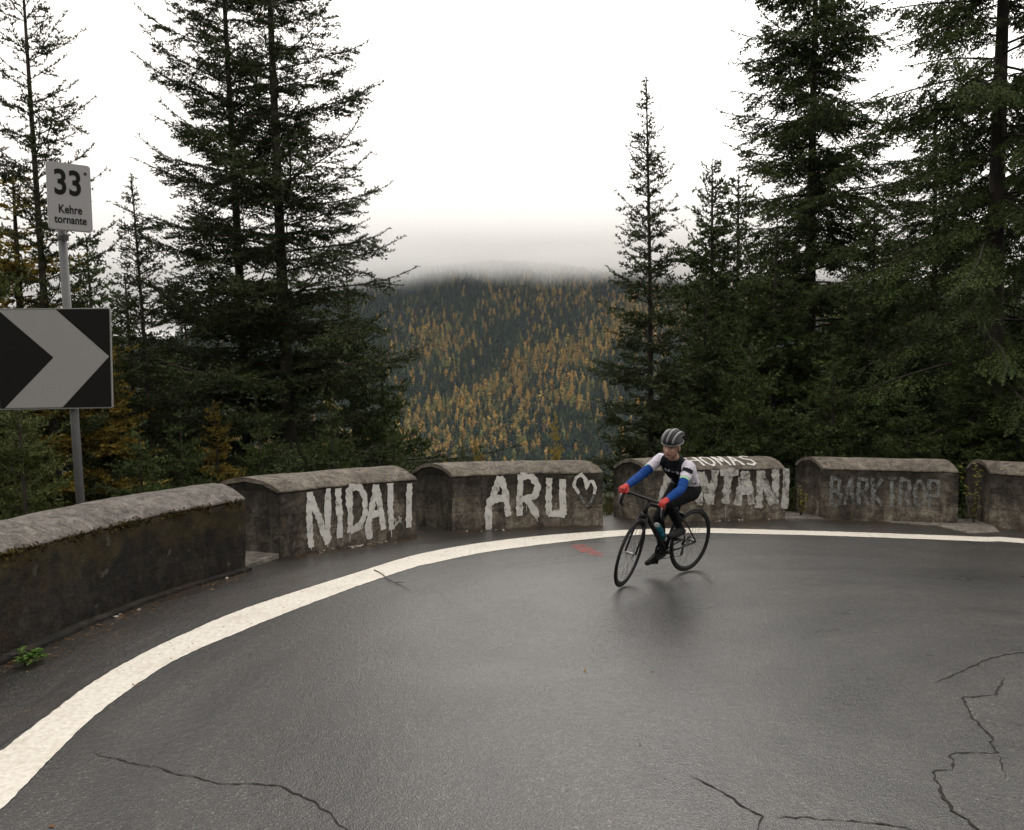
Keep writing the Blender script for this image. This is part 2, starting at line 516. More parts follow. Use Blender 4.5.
class Block:
    def __init__(self, front, back_l, back_r, label, face, cap, end, seed):
        self.F = [Vector((p.x, p.y, 0)) for p in front]
        self.Lh = [0]
        for a, b in zip(self.F, self.F[1:]):
            self.Lh.append(self.Lh[-1] + (b - a).length)
        self.W0, self.W1 = Vector((*back_l[:2], 0)), Vector((*back_r[:2], 0))
        base = self.at(.5, .5, 0)
        self.o = empty('parapet_block', base)
        self.base = base
        tag(self.o, label, 'parapet', 'concrete parapet blocks round the outside of the bend')
        self.seed = seed
        self.body(face, end)
        self.coping(cap)
    def at(self, u, w, z):
        L = u * self.Lh[-1]
        for i in range(len(self.F) - 1):
            if L <= self.Lh[i + 1] or i == len(self.F) - 2:
                t = (L - self.Lh[i]) / (self.Lh[i + 1] - self.Lh[i])
                p = self.F[i] + (self.F[i + 1] - self.F[i]) * t
                break
        q = p + (self.W0.lerp(self.W1, u)) * w
        return Vector((q.x, q.y, z))
    def grid(self, fn, nu, nv, bm):
        vs = [[bm.verts.new(fn(i / nu, j / nv)) for j in range(nv + 1)] for i in range(nu + 1)]
        for i in range(nu):
            for j in range(nv):
                bm.faces.new((vs[i][j], vs[i + 1][j], vs[i + 1][j + 1], vs[i][j + 1]))
    def R(self, p, amp=.012):
        return rough_pt(p, amp * 1.25, self.seed) - self.base
    def body(self, face, end):
        nu = max(8, int(self.Lh[-1] / .06))
        inset = .006
        bm = bmesh.new()
        self.grid(lambda u, v: self.R(self.at(u, inset, -.25 + v * (FH + .25 - .03))), nu, 18, bm)
        self.grid(lambda u, v: self.R(self.at(1 - u, 1 - inset, -.25 + v * (FH + .22))), nu, 6, bm)
        bmesh.ops.remove_doubles(bm, verts=bm.verts, dist=.0005)
        bm_obj('wall_face', bm, face, self.o)
        for u, nm in ((0, 'l'), (1, 'r')):
            bm = bmesh.new()
            uu = .012 if u == 0 else .988
            def fn(a, v, uu=uu, u=u):
                w = inset + (1 - 2 * inset) * (1 - a if u == 0 else a)
                rec = 0
                if .16 < a < .84 and v < .88:
                    rec = .03 / self.Lh[-1]
                u2 = uu + (rec if u == 0 else -rec)
                return self.R(self.at(u2, w, -.25 + v * (arch(w) - .02 + .25)))
            self.grid(fn, 14, 16, bm)
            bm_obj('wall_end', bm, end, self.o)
        # quoin strips join face and end
    def coping(self, cap):
        nu = max(8, int(self.Lh[-1] / .05))
        prof = [(.05, FH - .022), (.012, FH - .022), (.004, FH - .012), (.008, FH)]
        prof += [(o, arch(o)) for o in [.02, .05, .09, .14, .2, .27, .35, .43, .5, .58, .66, .74, .82, .89, .95, .98]]
        prof += [(.99, FH), (.99, FH - .022), (.95, FH - .022)]
        inner = [(.95, FH - .03), (.75, arch(.75) - .05), (.5, arch(.5) - .05), (.25, arch(.25) - .05)]
        ring = prof + inner
        bm = bmesh.new()
        rows = []
        for i in range(nu + 1):
            u = i / nu
            rows.append([bm.verts.new(self.R(self.at(u, w, z), .007)) for w, z in ring])
        n = len(ring)
        for a, b in zip(rows, rows[1:]):
            for k in range(n):
                bm.faces.new((a[k], a[(k + 1) % n], b[(k + 1) % n], b[k])[::-1])
        for r, fl in ((rows[0], 1), (rows[-1], 0)):
            # end ring as quads between outer and inner profile
            m = len(prof)
            outer = r[:m]
            inn = [r[n - 1 - min(3, int(4 * k / m))] for k in range(m)]
            for k in range(m - 1):
                f = [outer[k], outer[k + 1], inn[k + 1], inn[k]]
                f = list(dict.fromkeys(f))
                if len(f) >= 3:
                    try:
                        bm.faces.new(f if fl else f[::-1])
                    except ValueError:
                        pass
        bmesh.ops.recalc_face_normals(bm, faces=bm.faces)
        bm_obj('coping', bm, cap, self.o, smooth=False)
    # ---- lettering brushed on the face: strokes given in (u, height) of the face
    def strokes(self, paths, name, mat, width, label=None, on_top=False, seed=0, drips=0):
        rnd = random.Random(seed + 5)
        bm = bmesh.new()
        layer = 0
        for path in paths:
            layer += 1
            pts = []
            for a, b in zip(path, path[1:]):
                a, b = Vector(a), Vector(b)
                dx = (b.x - a.x) * self.Lh[-1]
                m = max(2, int(math.hypot(dx, b.y - a.y) / .02))
                pts += [a.lerp(b, k / m) for k in range(m)]
            pts.append(Vector(path[-1]))
            prev = None
            Lf = self.Lh[-1]
            for i, p in enumerate(pts):
                t = pts[min(i + 1, len(pts) - 1)] - pts[max(i - 1, 0)]
                t = Vector((t.x * Lf, t.y)).normalized()
                nn = Vector((-t.y, t.x))
                ww = width * (.5 + .22 * noise.noise((i * .35, layer * 3.1, seed)) + rnd.uniform(-.05, .05))
                row = []
                for sgn in (-1, -.33, .33, 1):
                    u = p.x + nn.x * ww * sgn / Lf
                    v = p.y + nn.y * ww * sgn
                    if on_top:
                        q = rough_pt(self.at(u, v, arch(v)), .00875, self.seed) + Vector((0, 0, .012 + .0006 * layer))
                        q = q - self.base
                    else:
                        q = self.at(u, .006, v)
                        nv = -(self.W0.lerp(self.W1, u)).normalized()
                        q = rough_pt(q, .015, self.seed) + nv * (.009 + .0006 * layer) - self.base
                    row.append(bm.verts.new(q))
                if prev:
                    for k in range(3):
                        bm.faces.new((prev[k], row[k], row[k + 1], prev[k + 1]))
                prev = row
        if drips:
            # runs of paint below the strokes
            for k in range(drips):
                path = rnd.choice(paths)
                a = Vector(path[rnd.randrange(len(path))])
                L = rnd.uniform(.05, .20)
                prev = None
                for i in range(9):
                    v = a.y - L * i / 8
                    if v < .03:
                        break
                    w = .006 * (1 - .5 * i / 8)
                    row = []
                    for sg in (-1, 1):
                        q = self.at(a.x + sg * w / self.Lh[-1], .006, v)
                        nv = -(self.W0.lerp(self.W1, a.x)).normalized()
                        row.append(bm.verts.new(rough_pt(q, .015, self.seed) + nv * (.008 - .0002 * k) - self.base))
                    if prev:
                        bm.faces.new((prev[0], row[0], row[1], prev[1]))
                    prev = row
        o = bm_obj(name, bm, mat, self.o)
        if label:
            o['label'] = label
    def from_zoom(self, paths, origin, s, quad):
        """measured stroke points on an enlargement -> (u, height) on the wall face; quad = face corners TL TR BL BR"""
        TL, TR, BL, BR = [Vector(q) for q in quad]
        out = []
        for path in paths:
            r = []
            for x, y in path:
                p = Vector((origin[0] + x / s, origin[1] + y / s))
                u = (p.x - BL.x) / (BR.x - BL.x)
                for _ in range(3):
                    top, bot = TL.lerp(TR, u), BL.lerp(BR, u)
                    u = (p.x - BL.x) / (BR.x - BL.x)
                v = (bot.y - p.y) / (bot.y - top.y)
                # equal steps in the picture are not equal steps on a receding face
                k = self.persp
                uw = u / (u + (1 - u) * k)
                r.append((uw, v * FH))
            out.append(r)
        return out

def fit_persp(b):
    d0, d1 = b.F[0].y, b.F[-1].y
    b.persp = d0 / d1

def gz(px, py):
    return G(px, py)

V2 = Vector
blocks = {}
# long mossy block nearest the viewer
near = [Vector((-3.86, .2, 0)), Vector((-3.88, 2, 0)), Vector((-3.87, 4, 0)), Vector((-3.84, 5.0, 0))]
b0f = spline(near + [G(0, 661), G(49, 641), G(98, 619.5), G(171, 592), G(246, 570)], 4)
blocks[0] = Block(b0f, (-.85, .0), (-.80, .42), 'long dark mossy parapet block with wide grey top below the road sign',
                  M['face_moss'], M['cap_grey'], M['face_moss'], 3)
b1f = spline([G(281, 558), G(350, 546), G(417, 536.5)], 5)
def moss_fringe(b):
    rng = np.random.default_rng(31)
    tris = []
    for k in range(6000):
        u = rng.uniform(.05, .995)
        if noise.noise((u * 26, 1.5, 0)) + .35 * noise.noise((u * 90, 7.5, 0)) < -.18:
            continue
        v = FH + .012 - abs(rng.normal(0, .035)) * (1.3 + noise.noise((u * 40, 9, 0)))
        q = b.at(u, .012 if v < FH else .03, v) - b.base
        nv = -np.array(b.W0.lerp(b.W1, u).normalized())
        s = rng.uniform(.010, .032)
        a = rng.normal(0, .5, 3) + nv * .9 + np.array([0, 0, -.25])
        t_ = unit(np.cross(a, rng.normal(size=3))) * s * .5
        c = np.array(q) + nv * .002
        tris.append([c - t_, c + t_, c + unit(a) * s])
    link(bpy.data.objects.new('moss', tri_mesh('moss', np.array(tris), needle_mat('golden moss', (.018, .016, .004), (.045, .034, .008), (.09, .066, .014), .1))), b.o)
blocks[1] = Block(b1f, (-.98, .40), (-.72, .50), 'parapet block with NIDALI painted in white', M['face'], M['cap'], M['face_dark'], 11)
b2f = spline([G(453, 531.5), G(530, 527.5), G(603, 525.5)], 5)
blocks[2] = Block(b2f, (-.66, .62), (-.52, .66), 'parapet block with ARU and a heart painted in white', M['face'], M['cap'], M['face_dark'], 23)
b3f = spline([G(648, 523), G(716, 520.5), G(785, 519)], 5)
blocks[3] = Block(b3f, (-.44, .72), (-.30, .78), 'parapet block behind the cyclist with THOMAS painted along its top', M['face'], M['cap'], M['face'], 37)
b4f = spline([G(823, 519.7), G(890, 522), G(958, 525)], 5)
blocks[4] = Block(b4f, (-.15, .82), (.02, .82), 'parapet block with faded bluish BARKTROP lettering', M['face'], M['cap'], M['face'], 41)
b5f = spline([G(990, 526), G(1024, 530.5), Vector((8.5, 10.5, 0))], 5)
blocks[5] = Block(b5f, (.10, .82), (.5, .7), 'parapet block cut off by the right edge of the photo, beside the yellow sapling', M['face'], M['cap'], M['face'], 53)
for b in blocks.values():
    fit_persp(b)

B = blocks[1]
q1 = ((281, 493), (417, 476), (281, 558), (417, 536.5))
B.strokes(B.from_zoom([[(468, 195), (466, 300), (472, 440)], [(466, 205), (505, 310), (540, 425)], [(545, 180), (540, 300), (540, 425)],
    [(588, 175), (590, 280), (592, 402)], [(635, 172), (636, 270), (638, 378)], [(632, 172), (680, 172), (703, 215), (703, 290), (680, 345), (638, 372)],
    [(757, 155), (735, 260), (718, 330), (724, 405)], [(755, 155), (775, 250), (790, 358)], [(728, 290), (788, 282)],
    [(822, 145), (824, 250), (832, 360)], [(920, 140), (922, 240), (920, 345)]], (200, 450), 4.452, q1),
    'painted_lettering', M['graffiti'], .088, 'white painted letters NIDALI', seed=1, drips=9)
B.strokes(B.from_zoom([[(832, 360), (860, 330), (885, 300)], [(850, 300), (855, 330)], [(868, 295), (880, 325)]], (200, 450), 4.452, q1),
    'paint_scribble', M['graffiti_thin'], .025, seed=2)
B = blocks[2]
q2 = ((453, 475), (603, 467), (453, 531.5), (603, 525.5))
B.strokes(B.from_zoom([[(395, 250), (430, 236), (465, 240)], [(437, 135), (410, 215), (388, 270), (384, 380)], [(437, 135), (460, 215), (472, 320)],
    [(525, 125), (522, 220), (524, 318)], [(522, 130), (580, 135), (604, 180), (590, 225), (532, 238)], [(555, 240), (585, 285), (604, 322)],
    [(655, 138), (652, 220), (655, 312)], [(652, 308), (690, 306), (728, 312)], [(716, 140), (716, 230), (720, 312)]], (400, 445), 4.452, q2),
    'painted_lettering', M['graffiti'], .096, 'white painted letters ARU', seed=3, drips=5)
B.strokes(B.from_zoom([[(790, 205), (768, 165), (778, 128), (802, 112), (822, 135), (826, 182), (840, 148), (856, 145), (868, 175), (864, 205)]], (400, 445), 4.452, q2), 'painted_heart', M['graffiti'], .05, 'open painted heart', seed=4)
B.strokes(B.from_zoom([[(790, 205), (805, 235), (826, 268)], [(864, 205), (850, 240), (826, 268)]], (400, 445), 4.452, q2), 'paint_scribble', M['graffiti_faded'], .035, seed=5)
B = blocks[3]
q3 = ((648, 464), (785, 465.5), (648, 523), (785, 519))
B.strokes(B.from_zoom([[(-225, 470), (-195, 330), (-165, 200)], [(-165, 200), (-130, 330), (-110, 470)], [(-205, 360), (-130, 350)]],
    (690, 440), 7.314, q3), 'painted_letter', M['graffiti_thin'], .115, seed=16)
B.strokes(B.from_zoom([[(70, 200), (65, 330), (62, 470)], [(72, 205), (110, 330), (140, 465)], [(172, 190), (160, 330), (140, 465)],
    [(205, 212), (280, 212), (345, 216)], [(268, 215), (262, 330), (252, 462)], [(392, 205), (360, 330), (335, 472)], [(392, 205), (420, 330), (440, 465)],
    [(350, 365), (430, 352)], [(507, 198), (500, 330), (492, 492)], [(508, 205), (545, 320), (575, 425), (605, 455)], [(617, 192), (615, 320), (606, 458)],
    [(697, 188), (692, 320), (682, 495)]], (690, 440), 7.314, q3), 'painted_lettering', M['graffiti_thin'], .115, 'large worn painted letters ending in TANI', seed=6, drips=6)
def glyphs(word, u0, u1, v0, v1):
    S = {'T': [[(0, 1), (1, 1)], [(.5, 1), (.5, 0)]], 'H': [[(0, 1), (0, 0)], [(1, 1), (1, 0)], [(0, .5), (1, .5)]],
         'O': [[(.5, 1), (.1, .8), (0, .5), (.1, .2), (.5, 0), (.9, .2), (1, .5), (.9, .8), (.5, 1)]],
         'M': [[(0, 0), (.1, 1), (.5, .3), (.9, 1), (1, 0)]], 'A': [[(0, 0), (.5, 1), (1, 0)], [(.2, .4), (.8, .4)]],
         'S': [[(1, .85), (.6, 1), (.1, .85), (.2, .6), (.8, .42), (.95, .15), (.5, 0), (0, .12)]],
         'B': [[(0, 0), (0, 1), (.8, .9), (.7, .55), (0, .52)], [(.3, .52), (1, .35), (.8, .03), (0, 0)]],
         'R': [[(0, 0), (0, 1), (.8, .95), (.9, .65), (.6, .5), (0, .48)], [(.4, .48), (1, 0)]],
         'K': [[(0, 0), (0, 1)], [(1, 1), (.05, .45), (1, 0)]], 'P': [[(0, 0), (0, 1), (.85, .95), (.95, .65), (.7, .45), (0, .42)]],
         'E': [[(.9, 1), (0, 1), (0, 0), (.9, 0)], [(0, .5), (.7, .5)]]}
    n = len(word)
    out = []
    cw = (u1 - u0) / n
    for i, ch in enumerate(word):
        for p in S[ch]:
            out.append([(u0 + cw * (i + .12 + .70 * x), v0 + (v1 - v0) * y) for x, y in p])
    return out
B.strokes(glyphs('THOMAS', .25, .83, .06, .40), 'painted_lettering', M['graffiti'], .036, 'white painted word THOMAS on the coping', on_top=True, seed=7)
B = blocks[4]
B.strokes(glyphs('BARKTROP', .05, .88, .24, .66), 'painted_lettering', M['graffiti_faded'], .052, 'faded bluish painted letters', seed=8)

# footing ledge and slabs
def slab(name, poly, z0, z1, mat, label, cat, seed=1):
    bm = bmesh.new()
    P = [rough_pt((*Vector(p).to_2d(), z1), .012, seed) for p in poly]
    t = [bm.verts.new(p) for p in P]
    b = [bm.verts.new((p.x, p.y, z0)) for p in P]
    bm.faces.new(t)
    n = len(t)
    for i in range(n):
        bm.faces.new((t[i], b[i], b[(i + 1) % n], t[(i + 1) % n]))
    bmesh.ops.recalc_face_normals(bm, faces=bm.faces)
    return tag(bm_obj(name, bm, mat), label, cat, kind='structure')
g = blocks
slab('kerb', [p + Vector((.0, 0, 0)) for p in b0f[12:]] + [p + Vector((.085, -.05, 0)) for p in b0f[12:]][::-1], -.05, .035, M['face_moss'], 'low dark footing along the mossy block', 'kerb', 3)
slab('pavement', [g[0].at(1.0, .02, 0), g[0].at(1.0, .9, 0), g[1].at(0, .8, 0), g[1].at(0, .02, 0)], -.05, .05, M['slab'], 'worn concrete slab in the gap beside the mossy block', 'slab', 4)
slab('pavement', [g[4].at(.48, -.02, 0), g[4].at(.48, -.16, 0), g[4].at(.8, -.26, 0), G(968, 534.5), G(1000, 533), g[5].at(.02, -.02, 0), g[5].at(0, .6, 0), g[4].at(1.0, .6, 0), g[4].at(1.0, -.02, 0)][::-1], -.05, .02, M['slab'], 'worn concrete apron below the block with faded lettering', 'slab', 5)
slab('pavement', [g[3].at(1.0, .0, 0), g[3].at(1.0, .7, 0), g[4].at(0, .7, 0), g[4].at(0, .0, 0)], -.05, .03, M['slab'], 'earthy slab in the gap right of the THOMAS block', 'slab', 6)

# ------------------------------------------------------------------ road sign
def text_mesh(body, size, ext=0.0015, bold=0.0):
    cu = bpy.data.curves.new('lettering', 'FONT')
    cu.body = body
    cu.size = size
    cu.extrude = ext
    cu.offset = bold
    cu.align_x = 'CENTER'
    cu.align_y = 'CENTER'
    cu.space_line = .95
    ob = bpy.data.objects.new('lettering', cu)
    COL.objects.link(ob)
    dg = bpy.context.evaluated_depsgraph_get()
    dg.update()
    me = bpy.data.meshes.new_from_object(ob.evaluated_get(dg))
    bpy.data.objects.remove(ob)
    return me

def rounded_plate(w, h, t, r, seg=6):
    bm = bmesh.new()
    pts = []
    for cx, cz, a0 in ((w / 2 - r, h / 2 - r, 0), (-w / 2 + r, h / 2 - r, 90), (-w / 2 + r, -h / 2 + r, 180), (w / 2 - r, -h / 2 + r, 270)):
        for k in range(seg + 1):
            a = math.radians(a0 + 90 * k / seg)
            pts.append((cx + r * math.cos(a), cz + r * math.sin(a)))
    f = [bm.verts.new((x, -t / 2, z)) for x, z in pts]
    b = [bm.verts.new((x, t / 2, z)) for x, z in pts]
    bm.faces.new(f)
    bm.faces.new(b[::-1])
    n = len(f)
    for i in range(n):
        bm.faces.new((f[i], b[i], b[(i + 1) % n], f[(i + 1) % n]))
    bmesh.ops.recalc_face_normals(bm, faces=bm.faces)
    return bm

def make_sign():
    D = 8.0
    zc_ = lambda y: CH - (y - HOR) / F * D
    X = lambda px: (px - 512) / F * D
    bx, zb = X(80.5), -.9
    root = empty('road_sign', (bx, D, zb))
    tag(root, 'bend sign on a grey pole, chevron board below a 33 Kehre tornante plate', 'road sign')
    lean = (X(65) - X(79)) / (zc_(235) - zc_(505))
    px_at = lambda z: (z - 0) * lean
    bm = bmesh.new()
    ztop = zc_(168) - zb
    x_off = lambda z: lean * (z - (zc_(505) - zb)) - .015
    tube(bm, [(x_off(0), 0, 0), (x_off(ztop), 0, ztop)], .040, 20)
    bm_obj('pole', bm, M['steel'], root, smooth=True)
    bm = bmesh.new()
    tube(bm, [(x_off(ztop), 0, ztop - .01), (x_off(ztop), 0, ztop + .012)], .05, 20)
    bm_obj('pole_cap', bm, M['black'], root, smooth=True)
    # chevron board
    cx, cz = X(60.5) - bx, zc_(359) - zb
    w, h = 1.075, .995
    bd = bm_obj('chevron_board', rounded_plate(w, h, .022, .02), M['rim_edge'], root)
    bd.location = (cx, -.075, cz)
    bd.rotation_euler = (math.radians(-1), math.radians(-.9), math.radians(5))
    bf = bm_obj('board_face', rounded_plate(w - .022, h - .022, .004, .012), M['black'], bd)
    bf.location = (0, -.0125, 0)
    W, H = w - .03, h - .03
    k = [(-.5, .5), (.02, .5), (.495, 0.015), (.06, -.5), (-.46, -.5), (-.01, .01)]
    fr = [(x * W, -.0165, z * H) for x, z in k]
    bk = [(x * W, -.0145, z * H) for x, z in k]
    vs = fr + bk
    fs = [(0, 1, 2, 5), (5, 2, 3, 4)] + [(i, i + 6, (i + 1) % 6 + 6, (i + 1) % 6) for i in range(6)]
    mesh_obj('chevron', vs, fs, M['refl'], bd)
    for dz in (-.3, .3):
        bm = bmesh.new()
        tube(bm, [(0, .0, 0), (0, .0, .05)], .056, 16)
        box(bm, (0, -.055, .025), (.13, .02, .05))
        br = bm_obj('clamp', bm, M['steel'], root)
        br.location = (x_off(cz + dz), 0, cz + dz)
    # number plate
    px, pz = X(77.5) - bx, zc_(201) - zb
    pl = bm_obj('number_plate', rounded_plate(.385, .655, .026, .03), M['rim_edge'], root)
    pl.location = (px, -.085, pz)
    pl.rotation_euler = (0, math.radians(-1.5), math.radians(38))
    pf = bm_obj('plate_face', rounded_plate(.37, .64, .004, .025), M['plate'], pl)
    pf.location = (0, -.0145, 0)
    for body, size, z, x, bold in (('33', .335, .125, -.012, .0075), ('°', .095, .215, .145, .002), ('Kehre', .115, -.125, .0, .002), ('tornante', .108, -.225, 0, .002)):
        me = text_mesh(body, size, .001, bold)
        me.materials.clear()
        me.materials.append(M['letter'])
        o = link(bpy.data.objects.new('lettering', me), pl)
        o.location = (x, -.0185, z)
        o.rotation_euler = (math.pi / 2, 0, 0)
        o.scale = ({'33': .76, '°': .9, 'Kehre': .72, 'tornante': .74}[body], 1, 1)
    bm = bmesh.new()
    tube(bm, [(0, 0, 0), (0, 0, .035)], .049, 16)
    box(bm, (.05, -.03, .018), (.05, .02, .06))
    br = bm_obj('clamp', bm, M['steel'], root)
    zz = zc_(241) - zb
    br.location = (x_off(zz), 0, zz)
make_sign()

# ------------------------------------------------------------------ conifers
def unit(v):
    return v / np.maximum(np.linalg.norm(v, axis=-1, keepdims=True), 1e-9)

def brush(rng, p0, p1, step, ln, per=2):
    """bristle the axes p0->p1 with needle tufts: one small triangle each"""
    L = np.linalg.norm(p1 - p0, axis=1)
    n = np.maximum(1, (L / step).astype(int)) * per
    i = np.repeat(np.arange(len(L)), n)
    t = rng.random(len(i))
    ax = unit(p1 - p0)[i]
    pos = p0[i] + (p1 - p0)[i] * t[:, None]
    rv = unit(rng.normal(size=(len(i), 3)))
    perp = unit(rv - ax * (rv * ax).sum(1, keepdims=True))
    perp[:, 2] += .25
    s = ln * (.7 + .6 * rng.random(len(i)))[:, None]
    w = step * .6
    tip = pos + ax * s * .75 + perp * s
    return np.stack([pos - ax * w, pos + ax * w, tip], 1)

def thin_tubes(polys, radii):
    """three-sided tubes for the branch wood"""
    vs, fs = [], []
    for P, r in zip(polys, radii):
        n = len(P)
        t = unit(np.gradient(P, axis=0))
        a = unit(np.cross(t, np.array([0, 0, 1.])) + 1e-6)
        b = np.cross(a, t)
        rr = np.linspace(r, r * .25, n)[:, None]
        base = len(vs)
        ring = [P + (a * math.cos(q) + b * math.sin(q)) * rr for q in (0, 2.094, 4.189)]
        for i in range(n):
            vs += [ring[0][i], ring[1][i], ring[2][i]]
        for i in range(n - 1):
            for k in range(3):
                fs.append((base + 3 * i + k, base + 3 * i + (k + 1) % 3, base + 3 * i + 3 + (k + 1) % 3, base + 3 * i + 3 + k))
    return vs, fs

def conifer(seed, H, Lmax, zb, trunk_r, step=.032, needle=.03, whorl=.42, per_whorl=5, power=.85, rise=(.55, -.15), tip=.25,
            droop=.0, density=1., gap=.06, twig=.42, bare=.1, asym=None, dead=0):
    """one spruce or larch -> (trunk mesh data arrays, crown triangles)"""
    rng = np.random.default_rng(seed)
    polys, radii, A0, A1 = [], [], [], []
    z = zb
    az0 = rng.random() * 6.28
    while z < H - .12:
        f = (z - zb) / (H - zb)
        L0 = Lmax * ((1 - f) ** power) * min(1, .72 + f * 4) + .05
        n = per_whorl if f < .9 else 4
        az0 += 2.4
        for k in range(n + (rng.random() < .5)):
            if rng.random() < gap:
                continue
            az = az0 + 6.283 * k / n + rng.normal() * .22
            zz = z + rng.normal() * whorl * .40
            L = L0 * rng.uniform(.5, 1.2)
            if asym is not None:
                L *= 1 + asym[1] * math.cos(az - asym[0])
            if rng.random() < .12:
                L *= rng.uniform(.35, .7)
            m = max(4, int(L / .12))
            s = np.linspace(0, 1, m)
            a = rise[1] + (rise[0] - rise[1]) * f + rng.normal() * .07
            d = np.array([math.cos(az), math.sin(az), 0])
            sd = np.array([-math.sin(az), math.cos(az), 0])
            hz = L * (a * s - (.34 + droop * .35) * (1 - f * .5) * s ** 2 + tip * s ** 3) * rng.uniform(.7, 1.3)
            wob = .03 * L * np.sin(s * 6 + rng.random() * 6)
            P = np.outer(L * s, d) + np.outer(wob, sd) + np.outer(hz, [0, 0, 1]) + np.array([0, 0, zz])
            polys.append(P[::2] if m > 8 else P)
            radii.append(max(.006, .011 * L))
            st = bare if f < .8 else 0
            i0 = int(m * st)
            A0.append(P[i0:-1])
            A1.append(P[i0 + 1:])
            # twigs on both sides, flat spray that hangs a little
            idx = np.arange(max(1, i0), m)
            idx = np.repeat(idx, 2)
            sgn = np.tile([1., -1.], len(idx) // 2)
            keep = rng.random(len(idx)) < .86 * density
            idx, sgn = idx[keep], sgn[keep]
            if len(idx) == 0:
                continue
            ss = s[idx]
            tl = (twig * L * np.sin(np.clip(ss * 1.05 + .12, 0, 1) ** .8 * math.pi) ** .7 * .55 + .08) * rng.uniform(.5, 1.2, len(idx))
            tl = np.minimum(tl, .95)
            fw = unit(P[np.minimum(idx + 1, m - 1)] - P[np.maximum(idx - 1, 0)])
            dr = fw * rng.uniform(.55, .95, len(idx))[:, None] + sd * (sgn * rng.uniform(.6, 1., len(idx)))[:, None]
            dr[:, 2] += rng.normal(0, .34, len(idx)) - .10 - droop * rng.uniform(.5, 1.4, len(idx))
            dr = unit(dr)
            q0 = P[idx] + rng.normal(0, .02, (len(idx), 3))
            qm = q0 + dr * (tl * .55)[:, None]
            d2 = dr + fw * .25
            d2[:, 2] += .12 - droop * .5
            q1 = qm + unit(d2) * (tl * .45)[:, None]
            A0 += [q0, qm]
            A1 += [qm, q1]
            # twiglets
            big = tl > .2
            if big.any():
                for fr in (.14, .26, .38, .50, .62, .74, .86):
                    for sg in (1, -1):
                        g = big & (rng.random(len(tl)) < .7 * density) & (tl * (1 - fr) > .05)
                        if not g.any():
                            continue
                        b0 = q0[g] + (q1[g] - q0[g]) * fr
                        side = unit(np.cross(dr[g], np.array([0, 0, 1.])))
                        d3 = dr[g] * .8 + side * sg * .8
                        d3[:, 2] += rng.normal(0, .38, g.sum()) - droop * .6
                        l3 = (tl[g] * (1 - fr) * .55 + .04) * rng.uniform(.6, 1.2, g.sum())
                        A0.append(b0)
                        A1.append(b0 + unit(d3) * l3[:, None])
        z += whorl * rng.uniform(.7, 1.3) * (1 - .35 * f)
    # leader
    A0.append(np.array([[0, 0, H - .5]]))
    A1.append(np.array([[0, 0, H + .05]]))
    for k in range(dead):                       # bare dead limbs below the crown
        zz = rng.uniform(.3, zb)
        az = rng.random() * 6.28
        L = rng.uniform(.4, 1.3)
        s = np.linspace(0, 1, 6)
        polys.append(np.outer(L * s, [math.cos(az), math.sin(az), 0]) + np.outer(-.35 * L * s ** 2, [0, 0, 1]) + np.array([0, 0, zz]))
        radii.append(.012)
    tri = brush(rng, np.concatenate(A0), np.concatenate(A1), step, needle)
    vs, fs = thin_tubes(polys, radii)
    # tapered, slightly bent trunk with a swollen foot
    n, seg = 22, 10
    base = len(vs)
    ph = rng.random() * 6
    for i in range(n + 1):
        t = i / n
        r = trunk_r * (1 - t) ** .85 + .008
        if i == 0:
            r *= 1.5
        bend = .012 * H * math.sin(t * math.pi) * np.array([math.cos(ph), math.sin(ph)]) * .4
        for k in range(seg):
            q = 6.2832 * k / seg
            vs.append(np.array([bend[0] + r * math.cos(q), bend[1] + r * math.sin(q), t * H]))
    for i in range(n):
        for k in range(seg):
            fs.append((base + i * seg + k, base + i * seg + (k + 1) % seg, base + (i + 1) * seg + (k + 1) % seg, base + (i + 1) * seg + k))
    return vs, fs, tri

def proto(nm, mat, **kw):
    vs, fs, tri = conifer(**kw)
    tm = bpy.data.meshes.new('trunk')
    tm.from_pydata([tuple(map(float, v)) for v in vs], [], fs)
    tm.materials.append(M['bark'])
    tm.polygons.foreach_set('use_smooth', [True] * len(tm.polygons))
    tm.update()
    cm = tri_mesh('crown', tri, M[mat])
    return dict(name=nm, trunk=tm, crown=cm, H=kw['H'], L=kw['Lmax'])

moss_fringe(blocks[0])

